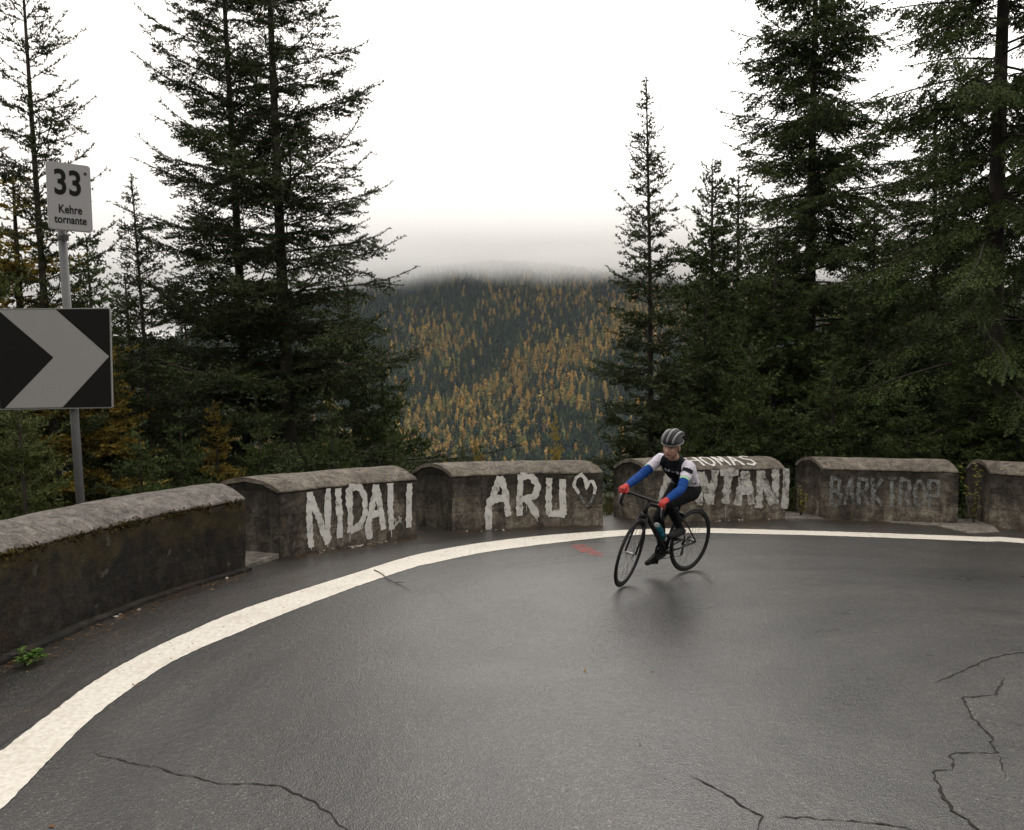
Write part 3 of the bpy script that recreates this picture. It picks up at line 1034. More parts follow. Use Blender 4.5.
PR = dict(
    tallA=proto('spruce_tree', 'spruce', seed=1, H=19.5, Lmax=4.3, zb=1.6, trunk_r=.16, whorl=.45, per_whorl=5, power=.88, rise=(.60, .0), tip=.36, droop=.20, gap=.14, twig=.62, density=.95, bare=.10, dead=10, needle=.036),
    tallB=proto('spruce_tree', 'spruce', seed=2, H=18.5, Lmax=3.1, zb=2.0, trunk_r=.15, whorl=.43, per_whorl=5, power=.60, rise=(.60, -.03), tip=.36, droop=.25, gap=.16, twig=.62, density=.92, bare=.10, dead=10, needle=.036),
    sparse=proto('spruce_tree', 'spruce', seed=3, H=14, Lmax=1.75, zb=1.0, trunk_r=.10, whorl=.38, per_whorl=5, power=.50, rise=(.62, .10), tip=.34, droop=.15, gap=.16, twig=.50, density=.8, bare=.08, needle=.034),
    slim=proto('spruce_tree', 'spruce', seed=4, H=11, Lmax=1.75, zb=.5, trunk_r=.065, whorl=.28, per_whorl=6, power=.95, rise=(.75, .0), tip=.24, droop=.12, gap=.10, twig=.66, density=.9, bare=.06, needle=.036),
    denseA=proto('spruce_tree', 'spruce_dark', seed=5, H=10, Lmax=2.4, zb=.4, trunk_r=.11, whorl=.25, per_whorl=6, power=.80, rise=(.6, -.05), tip=.25, droop=.2, gap=.04, step=.044, needle=.042, density=.98, bare=.15, twig=.55),
    denseB=proto('spruce_tree', 'spruce_dark', seed=6, H=9, Lmax=2.3, zb=.4, trunk_r=.10, whorl=.26, per_whorl=6, power=.72, rise=(.55, -.10), tip=.28, droop=.3, gap=.06, step=.044, needle=.042, density=.98, bare=.15, twig=.55),
    old=proto('spruce_tree', 'spruce_dark', seed=7, H=21, Lmax=3.5, zb=2.5, trunk_r=.20, whorl=.36, per_whorl=5, power=.46, rise=(.35, -.10), tip=.30, droop=.55, gap=.14, twig=.60, density=.97, bare=.12, dead=12, step=.04, needle=.038),
    hang=proto('spruce_tree', 'spruce_dark', seed=8, H=22, Lmax=3.8, zb=2.5, trunk_r=.25, whorl=.46, per_whorl=5, power=.42, rise=(.2, -.18), tip=.2, droop=.85, gap=.28, twig=.62, density=.97, bare=.14, dead=14, step=.04, needle=.038),
    bush=proto('spruce_tree', 'spruce_bright', seed=9, H=5.5, Lmax=1.8, zb=.2, trunk_r=.07, whorl=.26, per_whorl=6, power=.75, rise=(.6, .0), tip=.28, droop=.12, gap=.05, density=.97, bare=.14, twig=.55, needle=.036),
    bushB=proto('spruce_tree', 'spruce_dark', seed=10, H=5, Lmax=1.9, zb=.2, trunk_r=.07, whorl=.26, per_whorl=6, power=.72, rise=(.5, -.05), tip=.28, droop=.2, gap=.05, density=.97, bare=.14, twig=.55, needle=.038),
    larchA=proto('larch_tree', 'larch', seed=11, H=12, Lmax=2.4, zb=1.0, trunk_r=.11, whorl=.36, per_whorl=6, power=.8, rise=(.5, .0), tip=.2, droop=.3, gap=.1, density=.85, step=.045, needle=.06, twig=.6),
    larchB=proto('larch_tree', 'larch', seed=12, H=8, Lmax=1.9, zb=.6, trunk_r=.08, whorl=.34, per_whorl=6, power=.8, rise=(.5, .05), tip=.2, droop=.3, gap=.1, density=.85, step=.045, needle=.06, twig=.6),
)

def tree(kind, px, d, top, label, wide=1., rot=0., group='conifers close behind the parapet', lean=True):
    p = PR[kind]
    x, y = (px - 512) / F * d, d
    zt = CH + (HOR - top) / F * d
    zg = float(terrain(x, y)) - .25
    sz = (zt - zg) / p['H']
    root = empty(p['name'], (x, y, zg))
    la = (-.022 + (px - 512) * 7.5e-5) if lean else 0
    root.rotation_euler = Matrix.Rotation(la, 3, 'Y').to_euler()
    tag(root, label, 'larch' if 'larch' in kind else 'spruce', group)
    sx = wide * (0.45 + .55 * sz)
    for nm in ('trunk', 'crown'):
        o = link(bpy.data.objects.new(nm, p[nm]), root)
        o.scale = (sx, sx, sz)
        o.rotation_euler = (0, 0, rot)
    return root

T = tree
# left group
T('tallA', 300, 19, -165, 'tall spruce right of the close pair, its upturned boughs reaching over NIDALI', 1.22, .3)
T('tallB', 256, 20, -150, 'tall spruce left of the close pair, trunk showing through a thin crown', 1.08, 1.9)
T('sparse', 72, 15, -70, 'thin spruce with a see-through crown rising behind the 33 plate', 1.0, .5)
T('slim', 160, 17, 178, 'young spruce with a bare leader between the road sign and the tall pair', 1.15, 2.2)
T('denseB', 205, 23, 290, 'dark spruce just left of the tall pair at mid height', 1.1, .8)
T('denseA', 116, 21, 238, 'dark spruce whose tip stands right of the chevron board', 1.2, 4.0)
T('bush', 8, 13, 185, 'bright green spruce at the left edge behind the chevron board', .8, 1.)
T('denseB', -50, 15, 90, 'dark spruce cut off by the left edge of the photo', .9, 3.)
T('larchA', 50, 15.8, 176, 'golden larch glowing behind the pole between plate and chevron board', 1.7, 0., 'golden larches close behind the parapet')
T('larchB', 124, 16, 352, 'golden larch low behind the right edge of the chevron board', 1.15, 1., 'golden larches close behind the parapet')
T('larchB', 226, 16.5, 402, 'golden larch low between the trunks left of the tall pair', .8, 2., 'golden larches close behind the parapet')
T('larchB', 345, 34, 400, 'golden larch half hidden under the right tall spruce', 1., 5., 'golden larches close behind the parapet')
T('denseA', 362, 23, 275, 'dark spruce hidden behind the right flank of the tall pair', 1.0, 2.)
T('bushB', 392, 21, 345, 'small spruce at the right foot of the tall pair', .95, 3.)
T('bush', 35, 11.5, 395, 'low green spruce behind the long mossy block left of the pole', .9, 2.)
T('bushB', 150, 13, 432, 'low dark spruce behind the long mossy block right of the pole', .8, 4.)
T('bushB', 192, 14.5, 425, 'low spruce above the gap beside the mossy block', .9, 5.2)
T('bushB', 268, 15.5, 415, 'low spruce behind the left half of the NIDALI block', .8, .4)
T('bushB', 338, 16, 412, 'low spruce behind the right half of the NIDALI block', .8, 1.4)
T('denseB', 150, 20, 275, 'dark spruce filling the space right of the chevron board', 1.25, 6.)
T('denseB', 305, 24, 330, 'dark spruce between the trunks of the tall pair', .9, 1.)
T('bushB', 398, 16, 425, 'low spruce behind the gap between NIDALI and ARU', .6, 3.4)
T('slim', 466, 14.5, 432, 'tiny spruce tip showing above the left of the ARU block', .35, 3.4)
T('larchB', 480, 17, 440, 'small golden larch tip above the ARU block', .35, 2., 'golden larches close behind the parapet')
T('larchB', 562, 55, 415, 'solitary golden larch below the valley forest, above the heart', .6, 1., 'golden larches close behind the parapet')
# right group
T('slim', 651, 18, 84, 'slender young spruce standing alone behind the cyclist', 1.15, 1.1)
T('denseA', 714, 24, 165, 'pointed dark spruce, left of two close tips beside the slender one', 1.2, .2)
T('denseB', 739, 26, 178, 'pointed dark spruce, right of two close tips', 1.25, 2.6)
T('old', 812, 22, -120, 'tall old spruce with layered boughs behind the BARKTROP block', 1.12, .9)
T('hang', 992, 15, -330, 'big trunked spruce with hanging twigs near the right edge', .95, 2.)
T('hang', 1062, 17, -220, 'drooping spruce cut off by the right edge of the photo', .85, 4.)
T('old', 925, 25, 95, 'tall spruce between the old layered one and the big trunk', 1.2, 3.)
T('denseB', 776, 20, 225, 'dense spruce before the foot of the old layered spruce', 1.15, 1.2)
T('denseA', 870, 18, 200, 'dense spruce right of the old layered trunk', 1.1, 3.3)
T('denseB', 905, 16, 300, 'dense dark spruce between the old layered trunk and the big trunk', .9, 5.)
T('denseA', 968, 14.5, 335, 'dense dark spruce before the big trunk', .85, .5)
T('denseB', 706, 19, 275, 'dense spruce right of the slender one', .9, 4.4)
T('bushB', 752, 16.5, 345, 'low dense spruce above the letters TANI', 1.0, 2.4)
T('bushB', 832, 15.5, 360, 'low dense spruce behind the BARKTROP block', 1.0, .7)
T('bushB', 690, 16.5, 395, 'low spruce just right of the cyclist behind the wall', .8, 5.)
T('bushB', 1016, 14, 370, 'low dense spruce behind the block at the right edge', 1.0, 1.6)
T('bushB', 908, 14.5, 395, 'low dense spruce left of the yellow sapling', .9, 3.6)
for px, d, top, k, lb in ((760, 34, 262, 'denseA', 'shadowy spruce deep in the wood left of the old layered trunk'), (850, 36, 246, 'denseB', 'shadowy spruce deep in the wood right of the old layered trunk'),
                          (940, 33, 225, 'denseA', 'shadowy spruce deep in the wood left of the big trunk'), (1025, 34, 215, 'denseB', 'shadowy spruce deep in the wood at the right edge')):
    T(k, px, d, top, lb, 1.0, px)

# ------------------------------------------------------------------ far forest
def far_template(rng, larch):
    """unit-height distant conifer: an inner cone and ragged bough triangles"""
    tris = []
    r0 = .36 if larch else .31
    n = 6
    for k in range(n):
        a, b = 6.283 * k / n, 6.283 * (k + 1) / n
        tris.append([(r0 * .62 * math.cos(a), r0 * .62 * math.sin(a), .08), (r0 * .62 * math.cos(b), r0 * .62 * math.sin(b), .08), (0, 0, .96)])
    for k in range(30):
        z = rng.random() ** 1.25 * .92 + .05
        rr = r0 * min(1, (1 - z) ** (.5 if larch else .62)) * (.55 + 1.8 * z if larch and z < .25 else 1) * rng.uniform(.75, 1.25) + .012
        a = rng.random() * 6.283
        w = rng.uniform(.35, .7) * rr + .014
        c, s = math.cos(a), math.sin(a)
        tris.append([(c * rr * .2 - s * w, s * rr * .2 + c * w, z + .07), (c * rr * .2 + s * w, s * rr * .2 - c * w, z + .07), (c * rr, s * rr, z - .05)])
    return np.array(tris)

def tint_attr(me, cols):
    at = me.color_attributes.new('tint', 'FLOAT_COLOR', 'POINT')
    c = np.ones((len(cols), 4), np.float32)
    c[:, :3] = cols
    at.data.foreach_set('color', c.ravel())

def far_forest():
    rng = np.random.default_rng(5)
    sp = [far_template(rng, False) for _ in range(5)]
    la = [far_template(rng, True) for _ in range(5)]
    xs, ys = [], []
    y = 600.
    while y < 1250:
        step = 4.6 + (y - 600) * .002
        x = np.arange(-620, 560, step)
        x = x + rng.normal(0, step * .33, len(x))
        xs.append(x)
        ys.append(np.full(len(x), y) + rng.normal(0, step * .33, len(x)))
        y += step
    x, y = np.concatenate(xs), np.concatenate(ys)
    px = 512 + F * x / y
    keep = (px > 60) & (px < 860) & (y > 610)
    x, y, px = x[keep], y[keep], px[keep]
    z = terrain(x, y)
    py = HOR - (z - CH) / y * F
    # larches keep to a slanting band that climbs to the right, spruces fill the gully above it
    bc = np.interp(px, [380, 414, 481, 535, 578, 620, 700], [446, 430, 391, 363, 343, 330, 305])
    b = py - bc + 7 * np.sin(px * .06 + 1) + 6 * np.sin(px * .021 + py * .07)
    pl = .04 + .95 * np.exp(-((b - 2) / 18.) ** 2) + .42 * np.exp(-((b - 48) / 26.) ** 2) * (px < 590) + .10 * (b > 15)
    pl += .62 * np.exp(-((px - 432) / 30) ** 2 - ((py - 345) / 26) ** 2) + .38 * np.exp(-((px - 560) / 70) ** 2 - ((py - 306) / 18) ** 2)
    pl += .22 * np.exp(-((b + 62) / 14.) ** 2)
    pl = np.clip(pl, .03, .93)
    isl = rng.random(len(x)) < pl
    h = rng.uniform(8, 13.5, len(x)) * np.where(isl, .95, 1.0)
    keep = rng.random(len(x)) < .93
    cs = np.array([[.022, .038, .025], [.040, .056, .028], [.016, .030, .023]])
    cl = np.array([[.27, .175, .056], [.31, .19, .052], [.22, .17, .055], [.13, .13, .046]])
    near = np.zeros(len(x), bool)
    # the trees that show largest stand singly: the lowest rows in view
    vis = np.where(keep & (px > 405) & (px < 700) & (py > 400))[0]
    order = vis[np.argsort(y[vis])]
    for flag, cap_ in ((True, 150), (False, 150)):
        sel = order[isl[order] == flag][:cap_]
        near[sel] = True
    V, C = [], []
    for i in np.where(keep & ~near)[0]:
        tpl = (la if isl[i] else sp)[rng.integers(5)]
        a = rng.random() * 6.283
        c, s = math.cos(a), math.sin(a)
        wv = rng.uniform(.85, 1.35)
        p = tpl.reshape(-1, 3)
        q = np.stack([(p[:, 0] * c - p[:, 1] * s) * wv, (p[:, 0] * s + p[:, 1] * c) * wv, p[:, 2]], 1) * h[i] + np.array([x[i], y[i], z[i] - .4])
        V.append(q)
        col = (cl[rng.integers(4)] if isl[i] else cs[rng.integers(3)]) * rng.uniform(.65, 1.25)
        C.append(np.repeat(col[None], len(q), 0))
    me = tri_mesh('forest', np.concatenate(V).reshape(-1, 3, 3), M['tint'])
    tint_attr(me, np.concatenate(C))
    tag(link(bpy.data.objects.new('forest', me)), 'mixed wood of dark spruce and golden larch covering the far mountainside', 'forest', kind='stuff')
    meshes = {}
    for flag, tp, cols in ((True, la, cl), (False, sp, cs)):
        for k in range(5):
            me = tri_mesh('crown', tp[k], M['tint'])
            tint_attr(me, np.repeat((cols[k % len(cols)] * (.8 + .1 * k))[None], len(tp[k]) * 3, 0))
            meshes[flag, k] = me
    for i in np.where(near)[0]:
        fl = bool(isl[i])
        o = link(bpy.data.objects.new('larch_tree' if fl else 'spruce_tree', meshes[fl, int(rng.integers(5))]))
        o.location = (x[i], y[i], z[i] - .4)
        wv = rng.uniform(.85, 1.35)
        o.scale = (h[i] * wv, h[i] * wv, h[i])
        o.rotation_euler = (0, 0, rng.random() * 6.28)
        if fl:
            tag(o, 'golden larch on the lowest visible part of the far mountainside', 'larch', 'golden larches at the foot of the far mountainside')
        else:
            tag(o, 'dark spruce on the lowest visible part of the far mountainside', 'spruce', 'dark spruces at the foot of the far mountainside')
far_forest()

# ------------------------------------------------------------------ small plants, leaves, twig
def leaf_tris(rng, centers, dirs, ln, wd):
    """pointed leaves: two triangles folded along the midrib"""
    out = []
    for c, d in zip(centers, dirs):
        d = unit(np.asarray(d, float))
        s = unit(np.cross(d, np.array([0, 0, 1.]) + rng.normal(0, .3, 3)))
        up = np.cross(s, d)
        l, w = ln * rng.uniform(.7, 1.3), wd * rng.uniform(.7, 1.3)
        m = c + d * l * .45
        t = c + d * l - up * l * .12
        out += [[c, m + s * w + up * w * .4, t], [c, t, m - s * w + up * w * .4]]
    return np.array(out)

def sapling(loc, h, n, seed, label, mat, spread=.22, name='sapling', stems=3, ln=.07):
    rng = np.random.default_rng(seed)
    root = empty(name, loc)
    tag(root, label, 'plant')
    bm = bmesh.new()
    C, D = [], []
    for k in range(stems):
        a = rng.random() * 6.28
        tip = np.array([math.cos(a) * spread * rng.uniform(.3, 1), math.sin(a) * spread * rng.uniform(.3, 1), h * rng.uniform(.65, 1)])
        pts = [tip * t + np.array([.03 * math.sin(t * 4 + k), .02 * math.cos(t * 5), 0]) for t in np.linspace(0, 1, 6)]
        tube(bm, pts, [.007, .006, .005, .004, .003, .002], 5)
        for i in range(n // stems):
            t = rng.uniform(.12, 1)
            c = tip * t + np.array([.03 * math.sin(t * 4 + k), .02 * math.cos(t * 5), 0])
            b = rng.random() * 6.28
            C.append(c)
            D.append([math.cos(b), math.sin(b), rng.uniform(-.3, .6)])
    bm_obj('stem', bm, M['bark'], root)
    link(bpy.data.objects.new('foliage', tri_mesh('foliage', leaf_tris(rng, C, D, ln, ln * .3), M[mat])), root)
    return root
g5 = blocks[5].at(0, .25, 0)
sapling((g5.x - .17, g5.y - .02, 0), 1.12, 75, 3, 'yellow leaved sapling in the gap between the BARKTROP block and the last block', 'leaf_yellow')
g4 = blocks[4].at(0, .25, 0)
sapling((g4.x - .22, g4.y + .1, 0), .55, 50, 4, 'low yellow plant in the gap right of the THOMAS block', 'leaf_yellow', .12)
p = G(24, 664)
def weed():
    rng = np.random.default_rng(9)
    root = empty('weed', (p.x, p.y, 0))
    tag(root, 'small green weed on the asphalt at the foot of the mossy block', 'weed')
    C, D = [], []
    bm = bmesh.new()
    for k in range(11):
        a = rng.random() * 6.28
        l = rng.uniform(.08, .2)
        tip = np.array([math.cos(a) * l, math.sin(a) * l * .6, rng.uniform(.03, .09)])
        tube(bm, [tip * t + np.array([0, 0, .03 * math.sin(t * 3.1)]) for t in np.linspace(0, 1, 5)], .002, 4)
        for i in range(9):
            t = rng.uniform(.35, 1)
            b = a + rng.choice([-1, 1]) * rng.uniform(.4, 1.1)
            C.append(tip * t + np.array([0, 0, .03 * math.sin(t * 3.1)]))
            D.append([math.cos(b), math.sin(b), rng.uniform(-.1, .5)])
    bm_obj('stem', bm, M['leaf_green'], root)
    link(bpy.data.objects.new('foliage', tri_mesh('foliage', leaf_tris(rng, C, D, .055, .016), M['leaf_green'])), root)
weed()

def litter():
    rng = np.random.default_rng(21)
    tris = []
    def leaf(x, y, s, z=.004):
        a = rng.random() * 6.28
        c, sn = math.cos(a), math.sin(a)
        l, w = s, s * rng.uniform(.25, .55)
        up = s * rng.uniform(.05, .35)
        f = lambda u, v, h: (x + u * c - v * sn, y + u * sn + v * c, z + h)
        tris.extend([[f(-l, 0, 0), f(0, -w, up * .5), f(l, 0, up)], [f(-l, 0, 0), f(l, 0, up), f(0, w, up * .3)]])
    # along the foot of the blocks, thinning towards the line
    for b in blocks.values():
        for k in range(int(240 * b.Lh[-1] / 2)):
            u = rng.random()
            q = b.at(u, -abs(rng.normal(0, .16)) - .02, 0)
            leaf(q.x, q.y, rng.uniform(.008, .026))
    for k in range(900):
        a = rng.uniform(.2, math.pi - .02)
        r = 6.0 + rng.normal(0, .75)
        leaf(3.5 + (r + .4) * math.cos(a), 5.4 + r * math.sin(a), rng.uniform(.006, .016))
    for px, py, s in ((40, 657, .03), (56, 657, .03), (88, 661, .025), (84, 657, .02), (52, 827, .022), (133, 685, .022), (138, 686, .02), (112, 709, .018), (422, 533, .045), (419, 531, .04), (150, 633, .02), (235, 640, .02), (205, 650, .018),
                      (652, 672, .02), (600, 645, .016), (585, 671, .03), (940, 545, .02), (640, 745, .018)):
        q = G(px, py)
        leaf(q.x, q.y, s)
    me = tri_mesh('fallen_leaves', np.array(tris), M['dead'])
    tag(link(bpy.data.objects.new('fallen_leaves', me)), 'small brown fallen leaves and grit scattered along the road edge', 'fallen leaves', kind='stuff')
    # pale crumbs of wall rubble
    bm = bmesh.new()
    for b, u0, u1, n in ((blocks[1], .2, .75, 26), (blocks[2], .0, .3, 8), (blocks[3], .4, 1., 14), (blocks[0], .75, 1., 14)):
        for k in range(n):
            q = b.at(rng.uniform(u0, u1), -abs(rng.normal(0, .07)) - .03, .006)
            s = rng.uniform(.006, .02)
            r = bmesh.ops.create_icosphere(bm, subdivisions=1, radius=s)
            bmesh.ops.transform(bm, matrix=Matrix.Translation(q) @ Matrix.Rotation(rng.random() * 6, 4, 'Z') @ Matrix.Diagonal((1.5, .9, .6, 1)), verts=r['verts'])
            for v in r['verts']:
                v.co += Vector(rng.normal(0, s * .2, 3))
    tag(bm_obj('gravel', bm, plain('wall crumbs', (.30, .28, .25), .9), None), 'pale crumbs of broken concrete at the foot of the blocks', 'gravel', kind='stuff')
litter()
def twig():
    a, b = G(374, 571), G(410, 592)
    bm = bmesh.new()
    pts = [a.lerp(b, t) + Vector((.012 * math.sin(t * 9), .01 * math.cos(t * 7), .012)) for t in np.linspace(0, 1, 9)]
    tube(bm, pts, [.005, .005, .0045, .004, .004, .0035, .003, .002, .0015], 6)
    for i, s in ((5, -1),):
        e = pts[i] + Vector((.10, .05 * s, .01))
        tube(bm, [pts[i], (pts[i] + e) / 2 + Vector((0, 0, .006)), e], [.004, .003, .0015], 5)
    tag(bm_obj('twig', bm, M['bark']), 'thin dark twig lying across the white edge line', 'twig')
twig()

def verge():
    """dead grass and moss tufts along the back of the blocks and in the gaps"""
    rng = np.random.default_rng(77)
    out = []
    for b in blocks.values():
        for k in range(int(200 * b.Lh[-1] / 2)):
            q = b.at(rng.uniform(-.12, 1.12), 1.05 + abs(rng.normal(0, .25)), 0)
            zg = float(terrain(q.x, q.y))
            for j in range(4):
                a = rng.random() * 6.28
                l = rng.uniform(.12, .38)
                t = np.array([q.x + math.cos(a) * l * .4, q.y + math.sin(a) * l * .4, zg + l])
                w = np.array([-math.sin(a), math.cos(a), 0]) * .008
                c = np.array([q.x, q.y, zg - .02])
                out.append([c - w, c + w, t])
    me = tri_mesh('grass', np.array(out), needle_mat('dry grass', (.06, .055, .018), (.10, .085, .03), (.05, .07, .02), .3))
    tag(link(bpy.data.objects.new('grass', me)), 'dry grass growing behind the parapet', 'grass', kind='stuff')
verge()

# ------------------------------------------------------------------ air: low cloud on the mountain, thin haze
def volume_mat(name, col, dens, aniso=0.):
    m = bpy.data.materials.new(name)
    m.use_nodes = True
    t = m.node_tree
    t.nodes.clear()
    out = t.nodes.new('ShaderNodeOutputMaterial')
    v = t.nodes.new('ShaderNodeVolumePrincipled')
    v.inputs['Color'].default_value = (*col, 1)
    v.inputs['Density'].default_value = dens
    v.inputs['Anisotropy'].default_value = aniso
    t.links.new(v.outputs[0], out.inputs['Volume'])
    return m

def cloud():
    m = volume_mat('cloud vapour', (.999, .999, .999), .02, .0)
    t = m.node_tree
    v = [n for n in t.nodes if n.type == 'PRINCIPLED_VOLUME'][0]
    geo = t.nodes.new('ShaderNodeNewGeometry')
    sep = t.nodes.new('ShaderNodeSeparateXYZ')
    t.links.new(geo.outputs['Position'], sep.inputs[0])
    def mth(op, a, b=0., c=False):
        n = t.nodes.new('ShaderNodeMath')
        n.operation = op
        n.use_clamp = c
        for k, q in ((0, a), (1, b)):
            if isinstance(q, bpy.types.NodeSocket):
                t.links.new(q, n.inputs[k])
            else:
                n.inputs[k].default_value = q
        return n.outputs[0]
    nz = t.nodes.new('ShaderNodeTexNoise')
    nz.inputs['Scale'].default_value = .010
    nz.inputs['Detail'].default_value = 3
    t.links.new(geo.outputs['Position'], nz.inputs['Vector'])
    # the base hangs a little lower over the left shoulder of the ridge
    lean = mth('MULTIPLY', mth('MULTIPLY', mth('ADD', sep.outputs[0], 110.), -.004, True), 26.)
    base = mth('SUBTRACT', mth('ADD', mth('MULTIPLY', nz.outputs[0], 46.), 108.), lean)
    up = mth('MULTIPLY', mth('SUBTRACT', sep.outputs[2], base), 1 / 26., True)
    top = mth('MULTIPLY', mth('SUBTRACT', 315., sep.outputs[2]), 1 / 150., True)
    d = mth('MULTIPLY', mth('MULTIPLY', mth('MULTIPLY', up, up), mth('MULTIPLY', top, top)), CLOUD_D)
    t.links.new(d, v.inputs['Density'])
    m.cycles.volume_step_rate = .35
    bm = bmesh.new()
    box(bm, (-60, 1260, 225), (2700, 860, 262), bevel=60)
    o = bm_obj('cloud', bm, m)
    tag(o, 'grey white low cloud swallowing the top of the far mountainside', 'cloud', kind='stuff')
CLOUD_D = .0125
cloud()

def haze():
    bm = bmesh.new()
    box(bm, (0, 750, 190), (3400, 2100, 560))
    o = bm_obj('haze', bm, volume_mat('thin haze', (.78, .88, 1.0), .00006))
    tag(o, 'thin bluish haze filling the valley', 'haze', kind='stuff')
haze()

# ------------------------------------------------------------------ bicycle and rider (local frame: x forward, y to the rider's left, z up)
HEAD_YAW = math.radians(42)
fc = G(624, 587)
hx, hy = -math.cos(HEAD_YAW), -math.sin(HEAD_YAW)
BS = 1.075
BIKE_LOC = (fc.x - .98 * BS * hx, fc.y - .98 * BS * hy, .006)
BIKE_ROT = (math.radians(-9.5), 0, math.pi + HEAD_YAW)

M.update(
    carbon=plain('black bicycle paint', (.008, .008, .009), .35, 0, .2, 40, .3),
    rubber=plain('tyre rubber', (.009, .009, .009), .7, 0, .3, 60, .3),
    alloy=plain('bicycle alloy', (.30, .30, .31), .35, .8, .15, 40),
    spoke=plain('dark steel spokes', (.05, .05, .05), .4, .6),
    saddle=plain('black saddle cover', (.015, .014, .014), .55),
    skin=plain('skin', (.42, .24, .17), .5, 0, .08, 25),
    lip=plain('lips', (.32, .12, .10), .5),
    dark=plain('dark brow and eye', (.03, .02, .016), .5),
    eye=plain('eye white', (.55, .52, .5), .3),
    jersey=plain('black jersey', (.010, .011, .016), .9, 0, .3, 40, .15),
    lilac=plain('white lilac jersey panel', (.56, .54, .62), .8, 0, .12, 60),
    blue=plain('blue arm warmer', (.006, .045, .20), .85, 0, .35, 25, .2),
    lime=plain('lime trim', (.35, .62, .35), .7),
    redglove=plain('red glove', (.40, .028, .024), .7, 0, .25, 60),
    tights=plain('black tights', (.006, .006, .007), .9, 0, .3, 40, .15),
    shoe=plain('black shoe cover', (.007, .007, .008), .7, 0, .3, 40, .3),
    helmet=plain('grey helmet shell', (.13, .13, .14), .35, 0, .1, 30),
    helmet_dark=plain('black helmet core', (.012, .012, .013), .5),
    helmet_white=plain('pale helmet stripe', (.16, .16, .17), .4),
    bottle=plain('blue drinking bottle', (.012, .17, .25), .35, 0, .1, 20),
    bottle_cap=plain('bottle lid', (.35, .38, .40), .4),
)

def ring_torus(bm, c, R, prof, seg=72, steer=None):
    """revolve a closed profile [(radial, axial)] about the y axis through c"""
    rows = []
    for i in range(seg):
        a = 2 * math.pi * i / seg
        rows.append([bm.verts.new(Vector((c[0] + (R + r) * math.cos(a), c[1] + y, c[2] + (R + r) * math.sin(a)))) for r, y in prof])
    n = len(prof)
    for i in range(seg):
        a, b = rows[i], rows[(i + 1) % seg]
        for k in range(n):
            bm.faces.new((a[k], a[(k + 1) % n], b[(k + 1) % n], b[k]))
    bmesh.ops.recalc_face_normals(bm, faces=bm.faces)

def circ(r, n=8):
    return [(r * math.cos(2 * math.pi * k / n), r * math.sin(2 * math.pi * k / n)) for k in range(n)]

ST = math.radians(20)
AX0, AXD = Vector((.937, 0, .3215)), Vector((-.30, 0, .954)).normalized()
def steer(p):
    p = Vector(p)
    return Matrix.Rotation(ST, 3, AXD) @ (p - AX0) + AX0
def steer_bm(bm):
    for v in bm.verts:
        v.co = steer(v.co)

